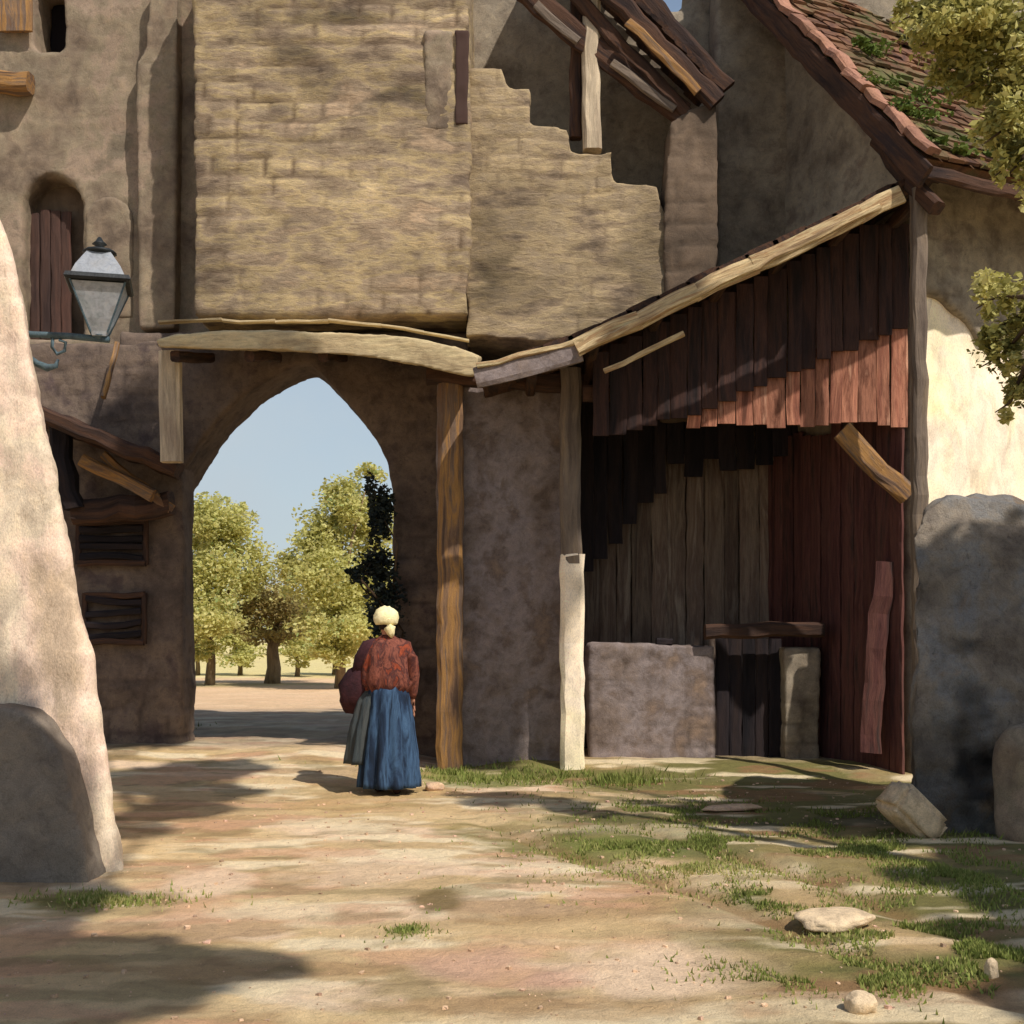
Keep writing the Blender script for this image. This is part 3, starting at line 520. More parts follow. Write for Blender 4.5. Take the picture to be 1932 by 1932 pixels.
while q_ < 2.3:
    w = random.uniform(.15, .22); pb = G0-e1*.09+e2*(q_+w/2); k.beam(pb-Vector((0, 0, .1)), pb+Vector((0, 0, 3.75+random.uniform(-.1, .1))), .045, w*.96, up=e2, jit=.008, cell=random.uniform(-.25, .25)); q_ += w
k.build('side_boarding', 'maroon', sh)
k = MB(); k.beam(P(1672, 1060, 12.75), P(1640, 1420, 12.75), .22, .08, jit=.015); k.build('leaning_plank', 'maroon', sh)
link('low_wall', masonry(prism([rect(X(1112, 13.5), X(1350, 13.5), -.2, Z(1218, 13.5))], 13.5, 13.9), .035, .05, .02, (.24, .4), .012, .15, 71), MT['grey'], sh)
link('door_jamb', masonry(prism([rect(X(1482, 13.5), X(1548, 13.5), -.2, Z(1225, 13.5))], 13.5, 13.9), .035, .04, .02, (.24, .4), .012, .15, 72), MT['shade'], sh)
k = MB(); k.beam(P(1330, 1192, 13.45), P(1552, 1190, 13.45), .2, .16, jit=.015); k.build('door_lintel', 'darkwood', sh)
k = MB()
for i in range(5): k.beam((X(1362+i*25, 13.75), 13.75, 0), (X(1362+i*25, 13.75), 13.75, Z(1205, 13.75)), .14, .04, up=(0, 1, 0), jit=.006, cell=random.uniform(-.2, .2))
dr = k.build('door', 'black', sh)
k = MB(); k.beam(P(1238, 1212, 13.6), P(1268, 1214, 13.6), .12, .08, jit=.02); k.build('ledge_block', 'black', sh)
# ================================================================== BARN right
br = thing('barn', (5, 13, 0), 'cream rendered barn at right with a mossy red tiled roof', 'barn')
d1 = Vector((.9, .436, 0)); d2 = Vector((-.436, .9, 0)); up = Vector((0, 0, 1))
C0 = Vector((4.13, 12.62, 0))
def toplane(me, O, ax, bx):   # (x,y,z) -> O + ax*x + bx*y + z
    v = getv(me); A = np.array(ax); B = np.array(bx); O = np.array(O)
    w = O+v[:, :1]*A+v[:, 1:2]*B; w[:, 2] = O[2]+v[:, 2]; setv(me, w); return me
link('front_wall', toplane(masonry(prism([rect(.09, 4.5, -.3, 6.35)], 0, .4), .05, .05, .015, None, seed=81), C0, d1, d2), MT['creamwall'], br)
link('eave_shade_band', toplane(masonry(prism([[(0.02, 4.98), (.35, 4.95), (.62, 4.78), (.9, 4.5), (1.2, 4.62), (1.6, 4.3), (4.4, 4.3), (4.4, 6.3), (.02, 6.3)]], -.07, .05, .08, .03), .04, .04, .02, (.25, .4), .015, .2, 83), C0, d1, d2), MT['shade'], br)  # dark band stands in for the eave shadow on the cream wall
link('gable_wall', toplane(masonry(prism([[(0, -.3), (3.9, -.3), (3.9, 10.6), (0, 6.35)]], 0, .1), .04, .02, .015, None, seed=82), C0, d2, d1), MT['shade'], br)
B0 = Vector((3.86, 11.5, 5.87)); slope = (d2+up*1.1)
nrm = d1.cross(slope).normalized()
tl = MB(); rr = slope.length
for i in range(24):
    for j in range(-0, 22):
        o = B0+d1*(.12+i*.2)+slope*(j*.19/rr*1.0+.08)+nrm*(.07+.02*random.random())
        if random.random() < .03: continue
        a = o-slope.normalized()*.13+nrm*.018; b_ = o+slope.normalized()*.13-nrm*.012
        tl.beam(a, b_, .19, .03, up=nrm, jit=.014, seg=1, ch=.1, cell=random.uniform(-.35, .3))
roofp = MB(); mid = B0+d1*2.45+slope*2.0
roofp.beam(B0+d1*2.45+slope*.02, B0+d1*2.45+slope*3.3, 4.86, .09, up=nrm, jit=.004, seg=3, ch=.02)
rb = roofp.build('roof', 'tile', br); tl.build('tiles', 'tile', rb)
k = MB()
for i in range(12): k.beam(B0+d1*.02+slope*(i*.28)+nrm*.11, B0+d1*.02+slope*(i*.28+.27)+nrm*.11, .17, .08, up=nrm, jit=.018, cell=random.uniform(-.25, .15))
k.build('verge_tiles', 'verge', rb)
k = MB(); k.beam(B0-d1*.06-nrm*.05-slope*.12, B0-d1*.06+slope*3.3-nrm*.05, .06, .22, up=nrm, jit=.01); k.build('bargeboard', 'darkwood', rb)
k = MB(); k.beam(B0-d1*.05-up*.08, B0+d1*4.8-up*.08, .08, .12, jit=.012); k.build('eaves_board', 'darkwood', rb)
k = MB()
for i in range(9): k.beam(B0+d1*(.25+i*.55)-nrm*.1, B0+d1*(.25+i*.55)+slope*1.0-nrm*.1, .09, .12, up=nrm, jit=.006)
k.build('rafter', 'darkwood', rb)
k = MB(); k.beam((X(1737, 11.75), 11.75, .05), (X(1733, 11.75), 11.75, 5.72), .14, .14, jit=.01); k.build('eaves_post', 'greypost', br)
k = MB(); k.beam(P(1655, 262, 12.3), P(1768, 392, 11.55), .14, .14, jit=.015); k.build('corner_strut', 'darkwood', br)
# moss on the roof
def moss(blobs, name, label, parent=None, size=.06, m='moss', seed=5, squash=None):
    pts, hue = crown_pts(blobs, seed, .6); o = link(name, leaves(pts, size, seed, hue), MT[m], parent)
    return o
mb = []
for (a, s_, r, n) in [(.25, .55, .3, 500), (.75, .35, .22, 350), (1.0, .2, .16, 220), (.5, .12, .16, 200), (.25, .2, .12, 120), (1.3, .5, .16, 160), (.3, 1.0, .3, 300), (.9, .9, .35, 420), (1.5, 1.2, .4, 420), (1.9, .4, .3, 300), (.7, 1.6, .3, 260)]:
    q = B0+d1*a+slope*s_+nrm*.12; mb.append((tuple(q), (r, r, r*.35), n))
o = moss(mb, 'moss_tuft', None, rb); 
# ================================================================== right rubble mound + stones
Ym = 9.3
def blob_mesh(outline, y0, y1, vox, big, small, seed, course=None, fn=None):
    me = prism([outline], y0, y1, .1, .02, seed)
    if fn: v = getv(me); setv(me, fn(v))
    return masonry(me, vox, big, small, course, seed=seed, cellv=.25, bsc=1.4)
mo = [(1690, 1600), (1706, 1480), (1712, 1380), (1735, 1250), (1745, 1120), (1752, 1000), (1790, 945), (1840, 918), (1900, 915), (1960, 925), (2040, 960), (2080, 1100), (2100, 1600)]
mo = [(X(u, Ym), Z(v, Ym)) for u, v in mo]; mo[0] = (mo[0][0], -.2); mo[-1] = (mo[-1][0], -.2)
me = prism([mo], Ym, Ym+1.5, .1, .05, 3)
v = getv(me); t = (v[:, 1]-Ym)/1.5; v[:, 0] = v[:, 0]+t*.5; setv(me, v)
me = masonry(me, .035, .15, .06, (.34, .5), .016, .3, 91, bsc=1.1, ssc=4, jointc=.4, stains=[(X(1825, 9.3), .55, .16, .8, -.5), (X(1770, 9.3), .3, .45, .6, -.38), (X(1900, 9.3), 1.0, .25, .6, -.2), (X(1740, 9.3), 1.2, .1, .5, .25), (X(1850, 9.3), 2.3, .5, .3, .2)])
v = getv(me); top_ = np.clip(v[:, 2]/2.6, 0, 1); v[:, 1] += .55*top_**2*(1.2-(v[:, 1]-Ym)/1.5); v[:, 1] -= .25*(1-top_)**2; setv(me, v)
tag(link('rubble_pier', me, MT['mound']), 'massive round-shouldered rubble pier in shade in front of the cream barn', 'pier')
def rock(name, c, sx, sy, sz, m, label, cat, rz=0, ry=0, rx=0, seed=0, group=None, jag=.15):
    from mathutils import Euler
    if name != 'stone_block':
        bm = bmesh.new(); bmesh.ops.create_icosphere(bm, subdivisions=4, radius=1); me = bpy.data.meshes.new('r'); bm.to_mesh(me); bm.free(); v = getv(me)
        v = np.sign(v)*np.abs(v)**.72; v = v*(1+.28*fbm(v+seed*5, .9, 2, seed)+.1*fbm(v+seed, 3, 3, seed))[:, None]; v = v*[sx/2, sy/2, sz/2]; setv(me, v)
        me.transform(Euler((rx, ry, rz)).to_matrix().to_4x4()); o = link(name, me, MT[m], None, True); o.location = c
        return tag(o, label, cat, group)
    k = MB(); k.box((0, 0, 0), sx, sy, sz, jit=min(sx, sy, sz)*jag); me = k.mesh()
    bm = bmesh.new(); bm.from_mesh(me); bmesh.ops.bevel(bm, geom=bm.edges[:], offset=min(sx, sy, sz)*.16, segments=2, affect='EDGES')
    bmesh.ops.subdivide_edges(bm, edges=bm.edges[:], cuts=3, use_grid_fill=True); bm.to_mesh(me); bm.free()
    v = getv(me); n = np.empty(len(v)*3); me.vertices.foreach_get('normal', n); n = n.reshape(-1, 3); setv(me, v+n*(min(sx, sy, sz)*.12*fbm(v+seed*7, 3/max(sx, sz), 3, seed))[:, None])
    me.transform(Euler((rx, ry, rz)).to_matrix().to_4x4()); o = link(name, me, MT[m], None, True); o.location = c
    return tag(o, label, cat, group)
rock('stone_block', (X(1722, 9.0), 9.0, .17), .44, .3, .24, 'rock', 'pale cream squared stone block tipped against the foot of the rubble pier', 'stone', rz=.2, ry=.75, seed=2, jag=.08)
rock('boulder', (X(1962, 8.9), 8.9, .36), .6, .5, .95, 'side', 'tan boulder at the right edge beside the rubble pier', 'boulder', rz=.4, seed=4, jag=.3)
rock('flat_stone', (X(1490, 7.3)-.0, 6.25, .03), .4, .28, .08, 'rock', 'pale flat stone lying above the bright green grass patch', 'stone', rz=.3, seed=5, group='stones lying on the ground')
rock('flat_stone', (X(1625, 4.85), 4.85, .03), .12, .1, .09, 'rock', 'small yellowish stone at the bottom edge right of the ruts', 'stone', rz=.3, seed=6, group='stones lying on the ground')
rock('flat_stone', (X(1870, 5.3), 5.3, .03), .05, .05, .11, 'rock', 'small white upright stone in the grass at far right', 'stone', rz=.6, seed=7, group='stones lying on the ground')
rock('flat_stone', (X(820, 11.5), 11.5, .03+gz1(-.7, 11.5)), .17, .12, .09, 'flag', 'small tan stone just right of the woman', 'stone', rz=.2, seed=8, group='stones lying on the ground')
rock('flat_stone', (X(1380, 10.3), 10.3, .02), .5, .16, .05, 'flag', 'long thin pinkish slab before the shed doorway', 'stone', rz=.2, seed=9, group='stones lying on the ground')
# ================================================================== TREES beyond the arch
def far(u0, Y, bl, label, m='leaf_far', seed=0, tr=.2, size=.15, fork=None):
    tree('tree', (X(u0, Y), Y, 0), [((X(u, Y), Y+dy, Z(v, Y)), (ru*Y/F, ru*Y/F*.8, rv*Y/F), n) for u, v, dy, ru, rv, n in bl], size, label, m=m, seed=seed, tr=tr, group='trees beyond the gate', fork=fork)
far(395, 34, [(375, 985, 0, 70, 55, 3600), (430, 1000, -.5, 60, 50, 3200), (340, 1075, .5, 90, 70, 3000), (400, 1165, -.9, 100, 50, 4200), (400, 1090, -.6, 90, 70, 4800), (465, 1070, 0, 60, 60, 2600), (378, 1222, -.8, 48, 26, 1500), (450, 965, .3, 34, 26, 500)], 'yellow green tree filling the left side of the arch view', seed=3, size=.12)
far(640, 32, [(600, 1010, 0, 62, 60, 3200), (655, 950, 0, 60, 55, 3200), (700, 1010, .4, 70, 80, 3200), (620, 1095, -.6, 85, 60, 4200), (700, 890, 0, 34, 26, 350), (560, 1085, 0, 56, 50, 2200), (700, 1110, .3, 70, 60, 2400), (640, 1185, -.6, 100, 46, 4200), (640, 1228, -.8, 52, 26, 1500)], 'bright yellow green tree filling the right side of the arch view', seed=4, size=.12)
far(512, 35, [(512, 1135, 0, 70, 46, 2600), (565, 1165, .2, 60, 40, 2000), (460, 1165, 0, 60, 40, 2000), (600, 1170, .4, 50, 36, 1200), (512, 1195, -.2, 60, 26, 1200)], 'low brown olive tree with a stout trunk in the middle of the arch view', 'leaf_low', 5, .2, .11, (X(515, 35), 35, Z(1205, 35)))
for i, (u, v, ru, rv, n) in enumerate([(372, 1180, 56, 50, 3000), (452, 1192, 46, 42, 2600), (560, 1190, 50, 44, 2800), (630, 1178, 50, 54, 3000), (705, 1180, 56, 60, 2600)]):
    Y = 41+random.uniform(-1, 1)
    tree('far_shrub', (X(u, Y), Y, 0), [((X(u, Y), Y, Z(v, Y)), (ru*Y/F, 1.0, rv*Y/F), n), ((X(u+10, Y), Y-.5, Z(v+42, Y)), (ru*Y/F, .9, 26*Y/F), n//2)], .13, ['leftmost pale yellow green bush behind the trees in the arch view', 'second bush from the left behind the trees in the arch view', 'middle bush behind the low brown olive tree in the arch view', 'second bush from the right behind the trees in the arch view', 'rightmost pale bush behind the trees beside the dark ivy'][i], seed=50+i, tr=.08, cat='bush', group='bushes behind the trees beyond the gate')
pts, hue = crown_pts([((X(u, 75), 75+random.uniform(-3, 3), random.uniform(1.2, 4.0)), (3.2, 2, 1.6+random.random()*1.2), 700) for u in range(280, 800, 45)], 8, .5)
tag(link('far_hedgerow', leaves(pts, .3, 8, hue), MT['leaf_far']), 'pale hazy line of far bushes closing the meadow beyond the arch', 'hedgerow', kind='stuff')
# dark ivy shrub against right inner jamb
iv = [((X(715, 14.0), 13.95, Z(960, 14)), (.18, .12, .55), 1500), ((X(700, 14), 13.9, Z(1070, 14)), (.3, .14, .22), 1300), ((X(725, 14), 13.9, Z(1140, 14)), (.24, .14, .5), 1800), ((X(668, 14), 13.9, Z(1078, 14)), (.1, .08, .1), 250), ((X(735, 14), 13.95, Z(1300, 14)), (.22, .14, .8), 1800)]
tree('ivy_shrub', (X(738, 14), 13.95, .15), iv, .06, 'dark ivy shrub climbing the right jamb of the arch behind the woman', m='ivy', tr=.04, seed=9, cat='shrub', fork=(X(738, 14), 13.95, Z(1150, 14)))
# ================================================================== OVERHANGING TREE (right) whose crown shades the yard
vis = [((X(1850, 7.6), 7.6, Z(40, 7.6)), (.42, .4, .28), 1500), ((X(1790, 7.8), 7.8, Z(110, 7.8)), (.16, .16, .22), 260), ((X(1925, 7.6), 7.6, Z(170, 7.6)), (.25, .3, .4), 900), ((X(1930, 7.4), 7.4, Z(300, 7.4)), (.16, .2, .3), 420),
       ((X(1890, 7.4), 7.4, Z(320, 7.4)), (.07, .1, .12), 60), ((X(1915, 8.3), 8.3, Z(600, 8.3)), (.22, .25, .22), 420), ((X(1890, 8.3), 8.3, Z(670, 8.3)), (.2, .25, .2), 330), ((X(1925, 8.3), 8.3, Z(730, 8.3)), (.16, .25, .2), 220), ((X(1745, 7.8), 7.8, Z(20, 7.8)), (.2, .2, .14), 400), ((X(1800, 7.5), 7.5, Z(60, 7.5)), (.3, .3, .22), 700), ((X(1900, 7.4), 7.4, Z(240, 7.4)), (.2, .25, .25), 500), ((X(1850, 7.6), 7.6, Z(150, 7.6)), (.16, .2, .14), 260), ((X(1880, 8.4), 8.4, Z(560, 8.4)), (.2, .2, .2), 260), ((X(1905, 8.2), 8.2, Z(760, 8.2)), (.14, .2, .16), 160)]
cast = []
for (a, b, zz, h, r) in [(3.4, 9.3, .6, 5, .8), (3.3, 9.2, 1.6, 4.5, .75), (3.7, 9.2, 2.2, 4.2, .6), (-.1, 13.1, 1.2, 9, .42), (0, 13.1, 2.3, 9, .45), (-.15, 13.1, .4, 9, .35), (3.6, 8.2, 0, 5, .6), (2.9, 7.2, 0, 5.2, .5), (2.7, 5.8, 0, 5.5, .5), (2.5, 4.9, 0, 5.5, .45), (1.9, 9.9, 0, 6.2, .4), (3.4, 6.4, 0, 5.5, .6)]:
    cast.append((shade(a, b, h, zz), (r, r, r*.8), int(5200*r*r)+500))
tb = (5.9, 5.2, 0)
t = thing('overhanging_tree', tb, 'tree at the right edge with bright yellow green leaves hanging into the top corner', 'tree')
vis = [(c_, r_, int(n_*1.9)) for c_, r_, n_ in vis]; pts, hue = crown_pts(vis, 21, .5); p2, h2 = crown_pts(cast, 22, .5)
link('crown', leaves(pts, .056, 21, hue), MT['leaf_sun'], t)
link('upper_crown', leaves(p2, .21, 22, h2), MT['leaf_dense'], t)
k = MB(); fk = Vector((5.4, 4.9, 4.4)); k.tube([Vector(tb)-Vector((0, 0, .3)), Vector((5.85, 5.2, 1.5)), Vector((5.6, 5.0, 3.2)), fk], [.5, .38, .34, .3], 12)
def limb(a, b, r, lift=.5):
    a = Vector(a); b = Vector(b); m_ = a.lerp(b, .5)+Vector((0, 0, lift)); k.tube([a, a.lerp(m_, .5)+Vector((0, 0, .1)), m_, m_.lerp(b, .6), b], [r, r*.85, r*.6, r*.4, r*.15], 8)
limb(fk, shade(3.3, 9.0, 5), .14, .2); limb(shade(3.3, 9.0, 5), shade(-.1, 13.1, 9, 1.5), .05, .3); limb(fk, shade(2.6, 5.6, 5.4), .14, .3)
limb(fk, (X(1925, 7.6), 7.6, Z(60, 7.6)), .1, .6); limb(fk, (X(1925, 8.3), 8.3, Z(600, 8.3)), .07, .3)
for q_, (c_, r_, n_) in enumerate(vis):
    hub = Vector((X(1990, 7.7), 7.7, Z(90 if c_[2] > 3.8 else 620, 7.7)))
    k.tube([hub, hub.lerp(Vector(c_), .5)+Vector((0, 0, .1)), Vector(c_), Vector(c_)+Vector((-r_[0]*.7, 0, -r_[2]*.4))], [.028, .018, .01, .004], 5)
k.build('trunk', 'bark', t, True)
# second tree, behind the viewpoint: its crown throws the pool of shade on the left
cast = []
for (a, b, r) in [(-3.75, 7.6, .72), (-3.2, 7.3, .6), (-2.75, 7.0, .45), (-4.4, 7.9, .7), (-3.4, 6.7, .6), (-4.1, 6.9, .7), (-2.75, 6.45, .5), (-3.9, 6.2, .7), (-3.0, 6.1, .6), (-2.4, 5.8, .5), (-1.8, 5.62, .36), (-1.35, 5.55, .26), (-1.08, 5.52, .14), (-2.6, 5.1, .7), (-1.95, 4.95, .5), (-3.6, 5.6, .8), (-1.55, 5.15, .3), (-2.3, 4.2, .7)]:
    cast.append((shade(a, b, 6.5), (r, r, r*.7), int(7000*r*r)+700))
for (a, b, zz, h, r) in [(-2.9, 9.2, 0, 9, .42), (-2.85, 10.2, 0, 9, .5), (-2.95, 11.3, 0, 9, .55), (-3.2, 12.5, 0, 9, .6), (-3.6, 12.0, 0, 9, .6), (-4.3, 14.0, .8, 9, .8), (-4.2, 14.0, 2.3, 9, .7), (-4.5, 14.0, 3.3, 9, .6)]:
    cast.append((shade(a, b, h, zz), (r, r, r*.8), int(5000*r*r)+700))
t = thing('shade_tree', (1.7, -1.2, 0), 'large tree behind the viewpoint whose crown shades the left of the yard', 'tree')
p2, h2 = crown_pts(cast, 23, .32); link('crown', leaves(p2, .22, 23, h2), MT['leaf_dense'], t)
k = MB(); fk = Vector((1.4, -.6, 5.6)); k.tube([Vector((1.7, -1.2, -.3)), Vector((1.75, -1.1, 1.5)), Vector((1.6, -.9, 3.4)), fk], [.5, .38, .34, .3], 12)
limb(fk, shade(-2.5, 5.6, 6.5), .2, .2); limb(fk, shade(-3.6, 7, 6.5), .16, .2); limb(fk, shade(-2.8, 9.6, 9), .11, .0); limb(shade(-2.8, 9.6, 9), shade(-4.2, 14, 9, 2), .07, .2)
k.build('trunk', 'bark', t, True)
# ================================================================== GRASS tufts (uncountable)
gp = []; gh = []
def grass(u, v, ru, rv, n, h, hue0=.4):
    Y = EYE*F/(v-HZ); Xc = (u-CX)*Y/F; rx = ru*Y/F; ry = max(.1, Y*Y/(EYE*F)*rv)
    for _ in range(int(n*2.0)):
        a = random.uniform(0, 6.28); q = abs(random.gauss(0, .75)); x_ = Xc+rx*q*math.cos(a); y_ = Y+ry*q*math.sin(a)
        if vnoise(np.array([[x_*5, y_*3.5, 0]]), 5)[0] < .42: continue
        gp.append((x_, y_, h*.62*random.uniform(.5, 1.3))); gh.append(min(1, max(0, hue0+random.uniform(-.35, .35))))
for a in [(1600, 1835, 170, 30, 2600, .04), (930, 1468, 150, 12, 900, .10), (1150, 1474, 100, 8, 700, .13, .3), (850, 1460, 50, 8, 300, .08), (1050, 1420, 12, 10, 60, .2, .3), (1180, 1600, 130, 24, 1200, .05), (1330, 1590, 120, 20, 1100, .05, .15),
          (1450, 1700, 70, 20, 800, .04, .15), (1800, 1650, 150, 60, 2500, .05), (1650, 1760, 200, 60, 1500, .04, .6), (1300, 1640, 250, 50, 1500, .04, .7), (1500, 1600, 200, 40, 900, .04, .4), (1650, 1600, 120, 20, 900, .05, .3), (1850, 1800, 130, 110, 3200, .05, .3), (770, 1758, 35, 10, 160, .03), (830, 1700, 40, 14, 200, .03, .2), (200, 1695, 130, 14, 700, .05, .6), (1560, 1545, 150, 30, 1400, .05, .1), (1790, 1560, 60, 20, 400, .08, .3),
          (260, 1400, 90, 14, 500, .1, .1), (1250, 1530, 200, 30, 1500, .05, .2)]: grass(*a)
gp = np.array(gp); zz = gz(gp[:, 0], gp[:, 1]); n = len(gp); r = np.random.default_rng(3)
an = r.random(n)*6.28; w = .006+.005*r.random(n); lean = r.normal(size=(n, 2))*.45
vv = np.empty((n, 3, 3)); vv[:, 0] = np.stack([gp[:, 0]+np.cos(an)*w, gp[:, 1]+np.sin(an)*w, zz-.01], 1); vv[:, 1] = np.stack([gp[:, 0]-np.cos(an)*w, gp[:, 1]-np.sin(an)*w, zz-.01], 1)
vv[:, 2] = np.stack([gp[:, 0]+lean[:, 0]*gp[:, 2], gp[:, 1]+lean[:, 1]*gp[:, 2], zz+gp[:, 2]], 1)
me = bpy.data.meshes.new('grass'); me.vertices.add(n*3); me.vertices.foreach_set('co', vv.ravel()); me.loops.add(n*3); me.loops.foreach_set('vertex_index', np.arange(n*3, dtype=np.int32)); me.polygons.add(n)
me.polygons.foreach_set('loop_start', np.arange(0, n*3, 3, dtype=np.int32)); me.polygons.foreach_set('loop_total', np.full(n, 3, np.int32)); me.update(calc_edges=True)
at = me.attributes.new('hue', 'FLOAT', 'FACE'); at.data.foreach_set('value', np.array(gh, np.float32))
tag(link('grass', me, MT['grass']), 'short green and dry grass in patches on the trodden yard', 'grass', kind='stuff')
# gravel
k = MB()
for _ in range(1900):
    x_ = random.uniform(-2.6, 3.6); y_ = random.uniform(4.3, 12.5); s_ = .004+.014*random.random()**5
    k.box((x_, y_, gz1(x_, y_)+s_*.2), s_*1.6, s_*1.2, s_, jit=s_*.25, cell=random.uniform(-.4, .3), rz=random.uniform(0, 3))
tag(k.build('gravel', 'flag'), 'loose small pebbles scattered over the yard', 'gravel', kind='stuff')
# ================================================================== WOMAN
Yw = 11.35; wx = X(731, Yw); g0 = gz1(wx, Yw)
wo = thing('person', (wx, Yw, g0), 'woman in cream cap, rust red shawl and blue skirt walking to the arch', 'person')
def skin(nodes, edges, parent, m, name, root=0, sub=2):
    me = bpy.data.meshes.new('s'); me.from_pydata([Vector(a)+Vector((wx, Yw, g0)) for a, _ in nodes], edges, []); o = bpy.data.objects.new('t', me); COL.objects.link(o)
    o.modifiers.new('s', 'SKIN'); me.skin_vertices or None
    for i, (_, r) in enumerate(nodes):
        q = me.skin_vertices[0].data[i]; q.radius = (r, r) if not hasattr(r, '__len__') else r; q.use_root = (i == root)
    s_ = o.modifiers.new('u', 'SUBSURF'); s_.levels = sub; s_.render_levels = sub
    dg = bpy.context.evaluated_depsgraph_get(); dg.update(); m2 = bpy.data.meshes.new_from_object(o.evaluated_get(dg)); bpy.data.objects.remove(o); m2.materials.clear()
    return link(name, m2, MT[m], parent, True)
# facing away (+Y) and a little left; left arm out holding bundle
nodes = [((0, 0, .92), .14), ((0, .01, 1.08), (.13, .1)), ((0, .01, 1.25), (.16, .11)), ((0, 0, 1.38), (.12, .08)), ((0, .01, 1.44), .05), ((-.01, .03, 1.50), .06), ((-.01, .035, 1.58), (.075, .085)), ((-.01, .03, 1.66), .06),
         ((-.18, 0, 1.36), .055), ((-.28, .04, 1.12), .042), ((-.24, .22, .98), .034), ((-.235, .27, .975), .03), ((.18, 0, 1.36), .055), ((.25, -.02, 1.1), .042), ((.24, .08, .88), .034), ((.24, .1, .83), .028),
         ((-.1, 0, .82), .1), ((-.1, .05, .48), .065), ((-.1, .0, .1), .042), ((-.1, .13, .03), .035), ((.1, 0, .82), .1), ((.1, -.05, .48), .065), ((.1, -.14, .12), .042), ((.1, -.02, .03), .035)]
edges = [(0, 1), (1, 2), (2, 3), (3, 4), (4, 5), (5, 6), (6, 7), (2, 8) if 0 else (3, 8), (8, 9), (9, 10), (10, 11), (3, 12), (12, 13), (13, 14), (14, 15), (0, 16), (16, 17), (17, 18), (18, 19), (0, 20), (20, 21), (21, 22), (22, 23)]
for bi, base, dirv in ((11, Vector((-.235, .27, .975)), Vector((.2, .8, -.2))), (15, Vector((.24, .1, .83)), Vector((0, .25, -1)))):
    dirv.normalize(); side = dirv.cross(Vector((1, 0, 0))).normalized()
    for f_ in range(4):
        o_ = base+side*(f_-1.5)*.02; L_ = (.065, .075, .07, .055)[f_]; a = len(nodes)
        nodes += [(tuple(o_+dirv*.05), .011), (tuple(o_+dirv*(.05+L_*.5)+Vector((.008, 0, -.008))), .0095), (tuple(o_+dirv*(.05+L_*.9)+Vector((.02, 0, -.015))), .007)]
        edges += [(bi, a), (a, a+1), (a+1, a+2)]
    a = len(nodes); nodes += [(tuple(base+side*.035+dirv*.02+Vector((.02, 0, 0))), .011), (tuple(base+side*.05+dirv*.06+Vector((.03, 0, 0))), .008)]; edges += [(bi, a), (a, a+1)]
skin(nodes, edges, wo, 'skin', 'body')
def W(p): return Vector(p)+Vector((wx, Yw, g0))
# face details
k = MB(); hc = W((-.01, .035, 1.585))
k.lathe(hc+Vector((-.02, .095, -.02)), [(.004, -.02), (.014, -.012), (.009, .02), (.003, .03)], 8)
fc = k.build('nose', 'skin', wo, True)
# skirt with folds
def folds(prof, n=72, amp=.03, nf=11, cx=lambda t: 0, cy=lambda t: 0, sy=.85, ph=0, rough=.012):
    vs = []; fs = []
    for i, (r_, z_) in enumerate(prof):
        t = i/(len(prof)-1)
        for j in range(n):
            a = 2*math.pi*j/n; f_ = amp*t*(math.sin(nf*a+ph+2*t)+.5*math.sin((nf*2+1)*a+ph*2))*1.0+random.uniform(-rough, rough)*.3
            vs.append(W(((r_+f_)*math.cos(a)+cx(t), (r_+f_)*math.sin(a)*sy+cy(t), z_)))
    for i in range(len(prof)-1):
        for j in range(n): fs.append((i*n+j, i*n+(j+1) % n, (i+1)*n+(j+1) % n, (i+1)*n+j))
    return vs, fs
def interp_prof(pr, m=14):
    q = []; 
    for (a, b) in zip(pr[:-1], pr[1:]):
        for i in range(m//2): t = i/(m//2); q.append((a[0]+(b[0]-a[0])*t, a[1]+(b[1]-a[1])*t))
    q.append(pr[-1]); return q
k = MB(); vs, fs = folds(interp_prof([(.135, 1.06), (.2, .95), (.235, .7), (.27, .4), (.30, .07)]), amp=.03, cx=lambda t: .02*t); k.add(vs, fs); sk = k.build('skirt', 'skirt', wo, True)
sk.modifiers.new('so', 'SOLIDIFY').thickness = .012
# dark petticoat/apron panel at left, fuller
vs, fs = folds(interp_prof([(.12, 1.0), (.17, .85), (.19, .6), (.19, .28)]), amp=.03, nf=7, cx=lambda t: -.1-.12*t, cy=lambda t: .03, ph=1.3)
k = MB(); k.add(vs, fs); ap = k.build('apron', 'apron', wo, True); ap.modifiers.new('so', 'SOLIDIFY').thickness = .01
# bodice + shawl
vs, fs = folds([(.05, 1.47), (.085, 1.45), (.15, 1.41), (.215, 1.34), (.245, 1.24), (.25, 1.12), (.26, 1.02), (.20, .94), (.14, .93)], amp=.018, nf=9, sy=.68, ph=.4, rough=.02)
k = MB(); k.add(vs, fs); sw = k.build('shawl', 'shawl', wo, True); sw.modifiers.new('so', 'SOLIDIFY').thickness = .015
k = MB(); k.tube([W((-.1, 0, 1.4)), W((-.18, 0, 1.35)), W((-.25, .02, 1.24)), W((-.29, .05, 1.11)), W((-.26, .18, 1.0)), W((-.24, .22, .985))], [.05, .09, .09, .085, .06, .045], 14); k.build('sleeve', 'plum', wo, True); k = MB()
k.tube([W((.1, 0, 1.4)), W((.17, 0, 1.35)), W((.23, -.01, 1.24)), W((.26, -.01, 1.1)), W((.245, .06, .93)), W((.24, .08, .89))], [.05, .085, .08, .066, .052, .042], 14); k.build('sleeve', 'shawl', wo, True)
